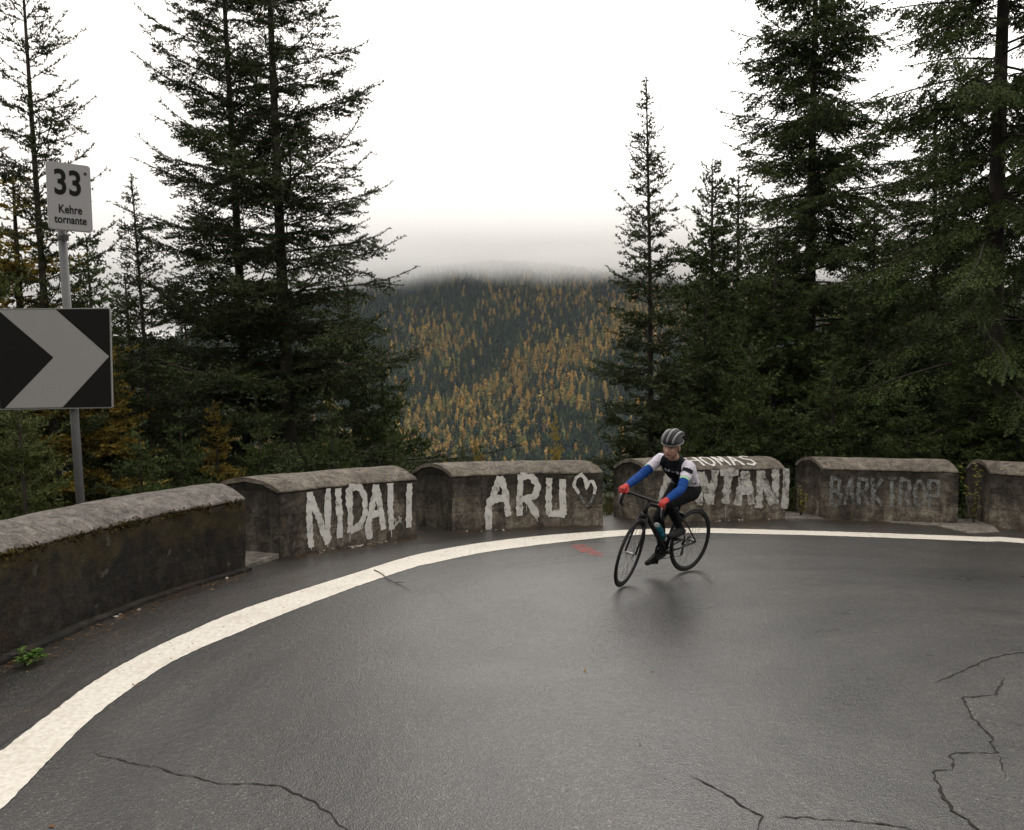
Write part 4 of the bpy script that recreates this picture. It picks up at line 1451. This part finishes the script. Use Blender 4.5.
def make_bike():
    root = empty('bicycle', BIKE_LOC, BIKE_ROT)
    root.scale = (BS,) * 3
    tag(root, 'black road racing bicycle leaning into the bend under its rider', 'bicycle')
    RH, FHB, BB = Vector((0, 0, .335)), Vector((.98, 0, .335)), Vector((.41, 0, .272))
    ST_T, HT_T, HT_B = Vector((.283, 0, .69)), Vector((.785, 0, .815)), Vector((.822, 0, .695))
    bm = bmesh.new()
    tube(bm, [BB, ST_T], [.018, .016], 12)
    tube(bm, [BB, HT_B + Vector((-.004, 0, .02))], [.024, .022], 12)
    tube(bm, [ST_T + Vector((.006, 0, -.03)), HT_T + Vector((.004, 0, -.02))], [.016, .018], 12)
    tube(bm, [HT_B, HT_T], [.024, .021], 12)
    tube(bm, [BB + Vector((0, -.04, 0)), BB + Vector((0, .04, 0))], .023, 12)
    for s in (-1, 1):
        tube(bm, [BB + Vector((-.02, .02 * s, 0)), Vector((.25, .045 * s, .29)), RH + Vector((0, .066 * s, 0))], [.012, .010, .009], 8)
        tube(bm, [ST_T + Vector((.012, .012 * s, -.06)), Vector((.18, .04 * s, .55)), RH + Vector((0, .066 * s, 0))], [.009, .008, .008], 8)
    bm_obj('frame', bm, M['carbon'], root, True)
    bm = bmesh.new()
    for s in (-1, 1):
        tube(bm, [HT_B + Vector((.0, .03 * s, -.01)), Vector((.865, .048 * s, .60)), Vector((.925, .052 * s, .45)), FHB + Vector((-.003, .052 * s, 0))], [.015, .014, .011, .009], 10)
    tube(bm, [HT_B + Vector((.003, -.035, -.008)), HT_B + Vector((.003, .035, -.008))], .018, 10)
    box(bm, HT_B + Vector((.045, 0, -.005)), (.03, .06, .05), None, .006)
    steer_bm(bm)
    bm_obj('fork', bm, M['carbon'], root, True)

    def wheel(c, front):
        tyre_p = [(x, y * 1.0) for x, y in circ(.0135, 10)]
        bm = bmesh.new()
        ring_torus(bm, c, .3215, tyre_p)
        if front:
            steer_bm(bm)
        w = bm_obj('wheel', bm, M['rubber'], root, True)
        bm = bmesh.new()
        ring_torus(bm, c, .305, [(.010, -.010), (.010, .010), (-.004, .0105), (-.022, .005), (-.026, 0), (-.022, -.005), (-.004, -.0105)])
        if front:
            steer_bm(bm)
        bm_obj('rim', bm, M['carbon'], w, True)
        bm = bmesh.new()
        h = .035 if front else .045
        tube(bm, [c + Vector((0, -h - .015, 0)), c + Vector((0, -h, 0)), c + Vector((0, -h, 0)), c + Vector((0, -h * .6, 0)), c + Vector((0, h * .6, 0)), c + Vector((0, h, 0)), c + Vector((0, h, 0)), c + Vector((0, h + .015, 0))],
             [.008, .008, .020, .012, .012, .020, .008, .008], 12)
        if front:
            steer_bm(bm)
        bm_obj('hub', bm, M['alloy'], w, True)
        bm = bmesh.new()
        n = 20 if front else 24
        for k in range(n):
            a = 2 * math.pi * k / n
            s = 1 if k % 2 else -1
            o = a + (.0 if front else .35 * (1 if k % 4 < 2 else -1))
            tube(bm, [c + Vector((.018 * math.cos(o), h * .85 * s, .018 * math.sin(o))), c + Vector((.282 * math.cos(a), 0, .282 * math.sin(a)))], .0012, 4)
        if front:
            steer_bm(bm)
        bm_obj('spokes', bm, M['spoke'], w)
        return w
    wheel(RH, False)
    wheel(FHB, True)
    # cockpit
    bm = bmesh.new()
    tube(bm, [(.782, 0, .80), (.772, 0, .85)], .017, 10)
    tube(bm, [(.772, 0, .845), (.865, 0, .862)], [.016, .017], 10)
    steer_bm(bm)
    bm_obj('stem', bm, M['carbon'], root, True)
    bm = bmesh.new()
    half = [(.865, .0, .862), (.866, .10, .862), (.870, .165, .862), (.89, .195, .862), (.925, .203, .862), (.958, .205, .852), (.974, .206, .82), (.965, .207, .775), (.93, .208, .745), (.88, .210, .738)]
    full = [(x, -y, z) for x, y, z in half[:0:-1]] + half
    tube(bm, full, .0135, 10)
    steer_bm(bm)
    bm_obj('handlebar', bm, M['carbon'], root, True)
    for s in (-1, 1):
        bm = bmesh.new()
        tube(bm, [(.935, .205 * s, .872), (.975, .205 * s, .885), (1.005, .203 * s, .900), (1.018, .203 * s, .925)], [.017, .018, .017, .011], 10)
        steer_bm(bm)
        hd = bm_obj('brake_hood', bm, M['carbon'], root, True)
        bm = bmesh.new()
        tube(bm, [(1.012, .203 * s, .893), (1.028, .206 * s, .855), (1.015, .21 * s, .80), (1.0, .212 * s, .775)], [.006, .008, .008, .005], 8)
        steer_bm(bm)
        bm_obj('brake_lever', bm, M['alloy'], hd, True)
        bm = bmesh.new()
        tube(bm, [(.96, .2 * s, .868), (.98, .13 * s, .80), (.93, .05 * s, .77), (.84, .02 * s, .74)], .0025, 5)
        bm_obj('cable', bm, M['rubber'], root)
    # saddle and post
    bm = bmesh.new()
    tube(bm, [(.284, 0, .68), (.242, 0, .798)], .0135, 10)
    bm_obj('seatpost', bm, M['carbon'], root, True)
    bm = bmesh.new()
    rows = []
    for x, w, z, t in ((.095, .045, .912, .02), (.11, .066, .914, .03), (.15, .068, .908, .035), (.20, .045, .900, .035), (.26, .024, .898, .032), (.33, .018, .898, .028), (.365, .014, .895, .022), (.375, .006, .892, .01)):
        rows.append([bm.verts.new((x, w * math.cos(q), z - .072 + (t * .35 if math.sin(q) > 0 else t) * math.sin(q))) for q in [2 * math.pi * k / 14 for k in range(14)]])
    for a, b in zip(rows, rows[1:]):
        for k in range(14):
            bm.faces.new((a[k], a[(k + 1) % 14], b[(k + 1) % 14], b[k]))
    bm.faces.new(rows[0]); bm.faces.new(rows[-1])
    bmesh.ops.recalc_face_normals(bm, faces=bm.faces)
    bm_obj('saddle', bm, M['saddle'], root, True)
    # drivetrain on the right-hand side
    bm = bmesh.new()
    ring_torus(bm, BB + Vector((0, -.045, 0)), .088, [(.010, -.002), (.010, .002), (-.012, .002), (-.012, -.002)], 48)
    ring_torus(bm, BB + Vector((0, -.052, 0)), .070, [(.008, -.002), (.008, .002), (-.010, .002), (-.010, -.002)], 40)
    for k in range(5):
        a = 2 * math.pi * k / 5
        tube(bm, [BB + Vector((0, -.048, 0)), BB + Vector((.08 * math.cos(a), -.048, .08 * math.sin(a)))], .008, 6)
    bm_obj('chainring', bm, M['carbon'], root, True)
    for s, e in ((-1, Vector((.385, -.088, .106))), (1, Vector((.435, .088, .438)))):
        bm = bmesh.new()
        tube(bm, [BB + Vector((0, .06 * s, 0)), BB + Vector((0, .08 * s, 0)), e], [.016, .014, .011], 8)
        bm_obj('crank', bm, M['carbon'], root, True)
        bm = bmesh.new()
        box(bm, e + Vector((0, .045 * s, 0)), (.085, .06, .018), None, .006)
        tube(bm, [e, e + Vector((0, .06 * s, 0))], .006, 6)
        bm_obj('pedal', bm, M['carbon'], root)
    bm = bmesh.new()
    for k, r in enumerate((.052, .047, .042, .037, .032, .027)):
        ring_torus(bm, RH + Vector((0, -.022 - .0045 * k, 0)), r - .006, [(.006, -.001), (.006, .001), (-.012, .001), (-.012, -.001)], 24)
    bm_obj('cassette', bm, M['alloy'], root)
    bm = bmesh.new()
    tube(bm, [(0, -.06, .325), (.02, -.075, .275), (.012, -.072, .25)], [.012, .016, .012], 8)
    tube(bm, [(.012, -.066, .252), (.03, -.066, .17)], .009, 8)
    for c in ((.012, -.06, .252), (.03, -.06, .172)):
        ring_torus(bm, Vector(c), .016, [(.006, -.003), (.006, .003), (-.010, .003), (-.010, -.003)], 16)
    bm_obj('rear_derailleur', bm, M['carbon'], root, True)
    bm = bmesh.new()
    cy_ = -.046
    up = [(.41, cy_, .372), (.0, -.034, .379)]
    lo = [(.41, cy_, .172), (.045, -.05, .155), (.018, -.058, .17), (.03, -.05, .235), (-.005, -.036, .295)]
    for path in (up, lo):
        tube(bm, path, .0042, 6)
    for cx_, r, a0, a1 in ((.41, .10, 90, -90), (0, .044, 90, 260)):
        pts = [((cx_ + r * math.cos(math.radians(a0 + (a1 - a0) * k / 12))), cy_ if cx_ else -.035, (.272 if cx_ else .335) + r * math.sin(math.radians(a0 + (a1 - a0) * k / 12))) for k in range(13)]
        tube(bm, pts, .0042, 6)
    bm_obj('chain', bm, M['spoke'], root)
    # rear brake and bottle cage
    bm = bmesh.new()
    box(bm, (.222, 0, .622), (.03, .07, .05), None, .008)
    bm_obj('rear_brake', bm, M['carbon'], root)
    bm = bmesh.new()
    d = (HT_B - BB).normalized()
    n = Vector((-d.z, 0, d.x))
    for o in (.17, .26, .32):
        c = BB + d * o + n * .062
        u = Vector((0, 1, 0))
        tube(bm, [c + (n * math.cos(q) + u * math.sin(q)) * .039 for q in np.linspace(-2.6, 2.6, 12)], .0025, 5)
    tube(bm, [BB + d * .16 + n * .026, BB + d * .33 + n * .026], .004, 5)
    bm_obj('bottle_cage', bm, M['carbon'], root)
    # the bottle sits in the cage
    br = empty('water_bottle', BIKE_LOC, BIKE_ROT)
    br.scale = (BS,) * 3
    tag(br, 'blue drinking bottle in the cage on the bicycle frame', 'bottle')
    bm = bmesh.new()
    c = BB + n * .062
    tube(bm, [c + d * t for t in (.155, .16, .25, .258, .275, .283, .33, .34)], [.028, .0355, .0355, .032, .032, .0355, .0355, .028], 16)
    bm_obj('bottle_body', bm, M['bottle'], br, True)
    bm = bmesh.new()
    tube(bm, [c + d * t for t in (.338, .352, .356, .372)], [.030, .026, .012, .010], 14)
    bm_obj('bottle_lid', bm, M['bottle_cap'], br, True)
make_bike()

# ---- rider: one continuous body grown from joints, then clothing cut from its surface
def capsule(bm, a, b, ra, rb, seg=12):
    a, b = Vector(a), Vector(b)
    d = b - a
    L = d.length
    d = d.normalized() if L > 1e-6 else Vector((0, 0, 1))
    x = d.orthogonal().normalized()
    y = d.cross(x)
    rows = []
    for c, r, t0, t1 in ((a, ra, -90, 0), (b, rb, 0, 90)):
        for k in range(5):
            t = math.radians(t0 + (t1 - t0) * k / 4)
            if abs(abs(t) - math.pi / 2) < 1e-3:
                rows.append([bm.verts.new(c + d * r * math.sin(t))])
                continue
            rows.append([bm.verts.new(c + d * r * math.sin(t) + (x * math.cos(q) + y * math.sin(q)) * r * math.cos(t)) for q in [2 * math.pi * j / seg for j in range(seg)]])
    for p, q in zip(rows, rows[1:]):
        for j in range(seg):
            f = ([p[0]] if len(p) == 1 else [p[j], p[(j + 1) % seg]]) + ([q[0]] if len(q) == 1 else [q[(j + 1) % seg], q[j]])
            bm.faces.new(f[::-1])

def ellip0(bm, c, r, rot=None):
    q = bmesh.ops.create_uvsphere(bm, u_segments=20, v_segments=14, radius=1)
    m = Matrix.Translation(Vector(c)) @ (rot.to_4x4() if rot else Matrix()) @ Matrix.Diagonal((*r, 1))
    bmesh.ops.transform(bm, matrix=m, verts=q['verts'])

def make_person():
    root = empty('person', BIKE_LOC, BIKE_ROT)
    root.scale = (BS,) * 3
    tag(root, 'cyclist in helmet, black and lilac jersey, blue sleeves and red gloves riding the road bicycle', 'cyclist')
    bones = []                                                # (zone, a, b, ra, rb)
    def bone(z, a, b, ra, rb):
        bones.append((z, Vector(a), Vector(b), ra, rb))
    hipc, waist, chest, neck = Vector((.205, 0, .985)), Vector((.31, 0, 1.085)), Vector((.455, 0, 1.195)), Vector((.575, 0, 1.275))
    for s in (-1, 1):
        bone('pelvis', (.195, .065 * s, .905), (.235, .075 * s, .895), .088, .085)
        bone('torso', (.215, .055 * s, .955), (.30, .065 * s, 1.045), .082, .090)
        bone('torso', (.30, .065 * s, 1.045), (.395, .085 * s, 1.13), .090, .092)
        bone('torso', (.395, .085 * s, 1.135), (.455, .125 * s, 1.168), .082, .062)
    bone('torso', (.435, 0, 1.172), (.475, 0, 1.20), .085, .062)
    bone('neck', (.47, 0, 1.20), (.53, .005, 1.285), .054, .050)
    hand, elb, sho = {}, {}, {}
    for s in (-1, 1):
        sh = Vector((.463, .172 * s, 1.175))
        ha = steer((.965, .203 * s, .925))
        mid = sh.lerp(ha, .52)
        el = mid + Vector((-.02, .04 * s, -.04))
        wr = el.lerp(ha, .86)
        hand[s], elb[s], sho[s] = ha, el, sh
        k = 'L' if s > 0 else 'R'
        bone('upper' + k, sh, el, .052, .040)
        bone('fore' + k, el, el.lerp(wr, .35), .040, .040)
        bone('fore' + k, el.lerp(wr, .35), wr, .040, .027)
        # palm laid over the brake hood, fingers wrapping the lever side, thumb round the inner side
        f = (ha - el).normalized()
        side = Vector((0, s, 0))
        side = (side - f * side.dot(f)).normalized()
        upv = f.cross(side) * s
        if upv.z < 0:
            upv = -upv
        pal = wr + f * .045 + upv * .004
        bone('hand' + k, wr, pal, .026, .027)
        for j, (o, ln) in enumerate(((.026, .060), (.010, .068), (-.006, .063), (-.020, .050))):
            # knuckles fan across the palm; the fingers bend down over the hood
            kn = pal + side * o * s * s + f * .018 + upv * .008
            p1 = kn + f * ln * .38 - upv * .006
            p2 = p1 + f * ln * .16 - upv * ln * .38
            p3 = p2 - f * ln * .08 - upv * ln * .34
            bone('hand' + k, pal + side * o * .7, kn, .014, .0105)
            bone('hand' + k, kn, p1, .0105, .0098)
            bone('hand' + k, p1, p2, .0098, .009)
            bone('hand' + k, p2, p3, .009, .0078)
        t0 = wr + f * .025 - side * .014
        t1 = t0 + f * .028 - side * .022 - upv * .014
        t2 = t1 + f * .026 - side * .004 - upv * .016
        bone('hand' + k, t0, t1, .014, .0115)
        bone('hand' + k, t1, t2, .0115, .009)
    legs = {1: (Vector((.245, .088, .885)), Vector((.615, .105, .800)), Vector((.372, .108, .535)), Vector((.435, .118, .455))),
            -1: (Vector((.235, -.088, .875)), Vector((.455, -.105, .585)), Vector((.315, -.108, .235)), Vector((.385, -.118, .120)))}
    for s, (hp, kn, an, pd) in legs.items():
        k = 'L' if s > 0 else 'R'
        bone('thigh' + k, hp, hp.lerp(kn, .5), .086, .070)
        bone('thigh' + k, hp.lerp(kn, .5), kn, .070, .050)
        back = (kn - an).normalized().cross(Vector((0, 1, 0)))
        if back.x > 0:
            back = -back
        bone('shin' + k, kn, kn.lerp(an, .35) + back * .012, .049, .049)
        bone('shin' + k, kn.lerp(an, .35) + back * .012, an, .049, .031)
        heel = an + Vector((-.045, .004 * s, -.035)) if s > 0 else an + Vector((-.03, 0, -.045))
        fd = (pd + Vector((.0, 0, .035)) - heel)
        toe = heel + fd.normalized() * .225
        bone('foot' + k, an, heel, .034, .031)
        bone('foot' + k, an + Vector((.0, 0, -.01)), heel.lerp(toe, .55) + Vector((0, 0, .012)), .034, .032)
        bone('foot' + k, heel, heel.lerp(toe, .6), .030, .034)
        bone('foot' + k, heel.lerp(toe, .6), toe, .034, .022)
    bm = bmesh.new()
    for z, a, b, ra, rb in bones:
        capsule(bm, a, b, ra, rb)
    # head: its own frame, turned towards the inside of the bend
    HC = Vector((.572, .016, 1.345))
    HR = Matrix.Rotation(math.radians(14), 3, 'Z') @ Matrix.Rotation(math.radians(9), 3, 'Y')
    HS = 1.04
    hp = lambda x, y, z: HC + HR @ Vector((x, y, z)) * HS
    ellip = lambda bm, c, r, rot=None: ellip0(bm, c, tuple(q * HS for q in r), rot)
    ellip(bm, hp(-.008, 0, .022), (.092, .074, .088), HR)          # skull
    ellip(bm, hp(.028, 0, -.030), (.058, .056, .072), HR)          # face
    ellip(bm, hp(.040, 0, -.078), (.036, .034, .026), HR)          # chin
    for s in (-1, 1):
        ellip(bm, hp(.048, .034 * s, -.020), (.028, .022, .020), HR)   # cheek
        ellip(bm, hp(-.012, .074 * s, -.012), (.018, .009, .030), HR)  # ear
        ellip(bm, hp(.073, .026 * s, .020), (.014, .024, .009), HR)    # brow
    capsule(bm, hp(.082, 0, .006), hp(.100, 0, -.024), .008, .0125)    # nose
    for s in (-1, 1):
        ellip(bm, hp(.088, .009 * s, -.028), (.010, .008, .007), HR)
    ellip(bm, hp(.080, 0, -.050), (.012, .021, .006), HR)          # lips
    ellip(bm, hp(.079, 0, -.058), (.012, .018, .006), HR)
    bones.append(('head', hp(-.01, 0, .03), hp(.03, 0, -.05), .085, .06))
    raw = bm_obj('body', bm, M['skin'], root)
    md = raw.modifiers.new('r', 'REMESH')
    md.mode = 'VOXEL'
    md.voxel_size = .0052
    md.adaptivity = 0
    sm = raw.modifiers.new('s', 'SMOOTH')
    sm.factor = .5
    sm.iterations = 5
    dg = bpy.context.evaluated_depsgraph_get()
    dg.update()
    me = bpy.data.meshes.new_from_object(raw.evaluated_get(dg))
    bpy.data.objects.remove(raw)
    me.name = 'body'
    nV, nP = len(me.vertices), len(me.polygons)
    co_ = np.empty(nV * 3, np.float32)
    me.vertices.foreach_get('co', co_)
    co_ = co_.reshape(-1, 3)
    no_ = np.empty(nV * 3, np.float32)
    me.vertices.foreach_get('normal', no_)
    no_ = no_.reshape(-1, 3)
    faces = [tuple(p.vertices) for p in me.polygons]
    cen = np.array([co_[list(f)].mean(0) for f in faces])
    best, zi, tt = np.full(nP, 9.), np.zeros(nP, int), np.zeros(nP)
    zones = []
    for z, a, b, ra, rb in bones:
        if z not in zones:
            zones.append(z)
        a, b = np.array(a), np.array(b)
        d = b - a
        t = np.clip(((cen - a) @ d) / (d @ d + 1e-9), 0, 1)
        dist = np.linalg.norm(cen - (a + t[:, None] * d), axis=1) - (ra + (rb - ra) * t)
        up = dist < best
        best[up], zi[up], tt[up] = dist[up], zones.index(z), t[up]
    zn = np.array(zones)[zi]
    # skin details stay in the body mesh
    me.materials.clear()
    for k in ('skin', 'lip', 'dark', 'eye'):
        me.materials.append(M[k])
    HRi = np.array(HR.transposed())
    hl = (cen - np.array(HC)) @ HRi.T / HS
    mi = np.zeros(nP, np.int32)
    hd = (zn == 'head') & (hl[:, 0] > .05)
    mi[hd & (np.abs(hl[:, 2] + .054) < .0085) & (np.abs(hl[:, 1]) < .023)] = 1
    ya = np.abs(hl[:, 1])
    mi[hd & (((ya - .030) / .014) ** 2 + ((hl[:, 2] - .004) / .0065) ** 2 < 1)] = 3
    mi[hd & (((ya - .030) / .0065) ** 2 + ((hl[:, 2] - .004) / .0062) ** 2 < 1)] = 2
    mi[hd & (((ya - .031) / .020) ** 2 + ((hl[:, 2] - .023) / .0042) ** 2 < 1)] = 2
    me.polygons.foreach_set('material_index', mi)
    me.polygons.foreach_set('use_smooth', [True] * nP)
    link(bpy.data.objects.new('body', me), root)

    def garment(name, mask, thick, mats, pick=None, fold=.0):
        idx = np.where(mask)[0]
        used = sorted({v for i in idx for v in faces[i]})
        mp = {v: k for k, v in enumerate(used)}
        wr = np.array([noise.noise(Vector((p[0] * 26, p[1] * 26, p[2] * 44))) + .6 * noise.noise(Vector((p[0] * 60 + 5, p[1] * 40, p[2] * 75))) for p in co_[used].tolist()])
        out = co_[used] + no_[used] * (thick + fold * wr)[:, None]
        inn = co_[used] + no_[used] * (thick * .2)
        n = len(used)
        fs = [tuple(mp[v] for v in faces[i]) for i in idx]
        mid = [pick(cen[i], tt[i]) if pick else 0 for i in idx]
        # hem: join outer and inner surface along open borders
        cnt = {}
        for f in fs:
            for a, b in zip(f, f[1:] + f[:1]):
                cnt[(a, b)] = cnt.get((a, b), 0) + 1
        hem = [(b, a, a + n, b + n) for (a, b) in cnt if (b, a) not in cnt]
        mesh_obj(name, np.concatenate([out, inn]).tolist(), fs + hem, None, root, True, mats, mid + [0] * len(hem))
    isz = lambda *k: np.isin(zn, k)
    upper_t = np.zeros(nP)
    for s, k in ((1, 'L'), (-1, 'R')):
        a, b = np.array(sho[s]), np.array(elb[s])
        m = zn == 'upper' + k
        upper_t[m] = ((cen[m] - a) @ (b - a)) / ((b - a) @ (b - a))
    sleeve = isz('upperL', 'upperR') & (upper_t < .55)
    def jersey_pick(c, t):
        x, y, z = c
        ay = abs(y)
        if ay > .128 and z > 1.0:                                   # shoulder caps and sleeves: pale with dark ovals
            u = (x - .53) / .05
            w = (z - 1.15) / .034
            if u * u + w * w < .55 and ay > .16:
                return 0
            if ay > .205 and z < 1.09 and x < .42:
                return 2
            return 1
        if ay > .07 and x < .38 and z < 1.16 and x > .12:
            # side panels to the hem with a dark figure
            return 0 if math.sin(x * 62 + z * 25) * math.sin(z * 58 - x * 10) > .55 else 1
        # pale pattern of bars across the chest
        if .3 < x < .64 and ay < .10 and (x > .41) and abs(z - 1.09 - .10 * (x - .47)) < .012 and math.sin(y * 210) > -.25:
            return 3
        return 0
    garment('jersey', isz('torso') | sleeve | (isz('neck') & (tt < .25)), .006, [M['jersey'], M['lilac'], M['lime'], M['lilac']], jersey_pick, .0045)
    def warm_pick(c, t):
        s = 1 if c[1] > 0 else -1
        a, b = np.array(sho[s]), np.array(elb[s])
        u = ((c - a) @ (b - a)) / ((b - a) @ (b - a))
        return 1 if u < .62 and u > .54 and abs(c[1]) > .19 else 0
    for k, s in (('L', 1), ('R', -1)):
        m = ((zn == 'upper' + k) & (upper_t >= .50)) | (zn == 'fore' + k)
        garment('arm_warmer', m, .004, [M['blue'], M['lime']], warm_pick, .003)
        garment('glove', zn == 'hand' + k, .0028, [M['redglove']])
        garment('shoe', zn == 'foot' + k, .005, [M['shoe']])
    garment('tights', isz('pelvis', 'thighL', 'thighR', 'shinL', 'shinR'), .004, [M['tights']], None, .003)

    # helmet: dark core, ribs with open vents between them, pale rim, straps
    hm = bmesh.new()
    q = bmesh.ops.create_uvsphere(hm, u_segments=32, v_segments=16, radius=1)
    bmesh.ops.delete(hm, geom=[v for v in hm.verts if v.co.z < -.12], context='VERTS')
    T0 = Matrix.Translation(hp(-.016, 0, .040)) @ HR.to_4x4() @ Matrix.Scale(1.09, 4)
    bmesh.ops.transform(hm, matrix=T0 @ Matrix.Diagonal((.112, .086, .092, 1)), verts=hm.verts)
    core = bm_obj('helmet', hm, M['helmet_dark'], root, True)
    for k, yo in enumerate((-.90, -.62, -.32, 0, .32, .62, .90)):
        bm = bmesh.new()
        pts, rad = [], []
        for a in np.linspace(math.radians(8), math.radians(168), 18):
            # meridians run front to back and pinch towards the tail
            pinch = 1 - .22 * max(0, -math.cos(a)) - .12 * max(0, math.cos(a))
            y = yo * .088 * pinch
            e = math.sqrt(max(.02, 1 - (yo * .96) ** 2))
            x = (.126 * math.cos(a) - (.034 if math.cos(a) < 0 else 0) * abs(math.cos(a))) * (.55 + .45 * e)
            z = .104 * math.sin(a) ** .85 * (.30 + .70 * e)
            pts.append(T0 @ Vector((x, y, z)))
            rad.append((.0155 if k % 2 else .009) - .004 * abs(math.cos(a)))
        tube(bm, pts, rad, 8)
        bm_obj('helmet_rib', bm, M['helmet'] if k % 2 else M['helmet_dark'], core, True)
    bm = bmesh.new()
    pts = [T0 @ Vector((.118 * math.cos(a), .090 * math.sin(a), .004 - .008 * math.cos(a))) for a in np.linspace(0, 2 * math.pi, 40)]
    tube(bm, pts, .006, 8, cap=False)
    bm_obj('helmet_rim', bm, M['helmet_white'], core, True)
    for s in (-1, 1):
        bm = bmesh.new()
        tube(bm, [hp(.03, .076 * s, .03), hp(.018, .078 * s, -.03), hp(.028, .048 * s, -.082), hp(.03, .0, -.104)], .0032, 6)
        tube(bm, [hp(-.05, .07 * s, .025), hp(.0, .079 * s, -.025), hp(.018, .078 * s, -.032)], .003, 6)
        bm_obj('helmet_strap', bm, M['helmet_dark'], core, True)
    # dark hair showing under the helmet at the back
    hb = bmesh.new()
    ellip(hb, hp(-.048, 0, -.012), (.052, .066, .05), HR)
    for v in hb.verts:
        v.co += noise.noise_vector(v.co * 40) * .004
    bm_obj('hair', hb, M['dark'], root, True)
make_person()

# ------------------------------------------------------------------ light, sky, camera
def world():
    w = bpy.data.worlds.new('World')
    SC.world = w
    w.use_nodes = True
    t = w.node_tree
    bg = t.nodes['Background']
    sky = t.nodes.new('ShaderNodeTexSky')
    sky.sky_type = 'NISHITA'
    sky.sun_disc = False
    sky.sun_elevation = math.radians(38)
    sky.sun_rotation = math.radians(20)
    sky.dust_density = 6
    sky.air_density = 1.2
    # overcast: the blue is lost in even cloud light
    hs = t.nodes.new('ShaderNodeHueSaturation')
    hs.inputs['Saturation'].default_value = .12
    t.links.new(sky.outputs[0], hs.inputs['Color'])
    mx = t.nodes.new('ShaderNodeMix')
    mx.data_type = 'RGBA'
    mx.inputs[0].default_value = .80
    mx.inputs[7].default_value = (12.8, 12.1, 11.2, 1)
    t.links.new(hs.outputs[0], mx.inputs[6])
    # an overcast sky is brightest overhead
    tc = t.nodes.new('ShaderNodeTexCoord')
    sx = t.nodes.new('ShaderNodeSeparateXYZ')
    t.links.new(tc.outputs['Generated'], sx.inputs[0])
    ma = t.nodes.new('ShaderNodeMath')
    ma.operation = 'MULTIPLY_ADD'
    ma.use_clamp = False
    mxz = t.nodes.new('ShaderNodeMath')
    mxz.operation = 'MAXIMUM'
    mxz.inputs[1].default_value = 0
    t.links.new(sx.outputs[2], mxz.inputs[0])
    t.links.new(mxz.outputs[0], ma.inputs[0])
    ma.inputs[1].default_value = .9
    ma.inputs[2].default_value = .95
    vm = t.nodes.new('ShaderNodeVectorMath')
    vm.operation = 'SCALE'
    t.links.new(mx.outputs[2], vm.inputs[0])
    t.links.new(ma.outputs[0], vm.inputs['Scale'])
    t.links.new(vm.outputs[0], bg.inputs['Color'])
    bg.inputs['Strength'].default_value = .10
    sd = bpy.data.lights.new('sun', 'SUN')
    sd.energy = .5
    sd.angle = math.radians(25)
    sd.color = (1, .96, .90)
    so = bpy.data.objects.new('sun', sd)
    el, az = math.radians(38), math.radians(20)
    d = Vector((math.sin(az) * math.cos(el), math.cos(az) * math.cos(el), math.sin(el)))
    so.rotation_euler = (-d).to_track_quat('-Z', 'Y').to_euler()
    link(so)
world()

cam = bpy.data.cameras.new('camera')
cam.sensor_width = 36
cam.lens = F / 1024 * 36
cam.clip_start = .05
cam.clip_end = 8000
co = bpy.data.objects.new('camera', cam)
co.location = (0, 0, CH)
co.rotation_euler = (math.pi / 2 - PITCH, 0, 0)
link(co)
SC.camera = co
SC.view_settings.view_transform = 'Standard'
SC.view_settings.look = 'None'
SC.view_settings.exposure = 0
SC.view_settings.gamma = 1
SC.view_settings.use_curve_mapping = False
cy = SC.cycles
cy.max_bounces = 14
cy.diffuse_bounces = 3
cy.glossy_bounces = 3
cy.transmission_bounces = 4
cy.transparent_max_bounces = 16
cy.volume_bounces = 12
cy.use_denoising = True
cy.use_adaptive_sampling = True
cy.adaptive_threshold = .01
cy.denoising_input_passes = 'RGB_ALBEDO_NORMAL'
cy.denoising_prefilter = 'ACCURATE'
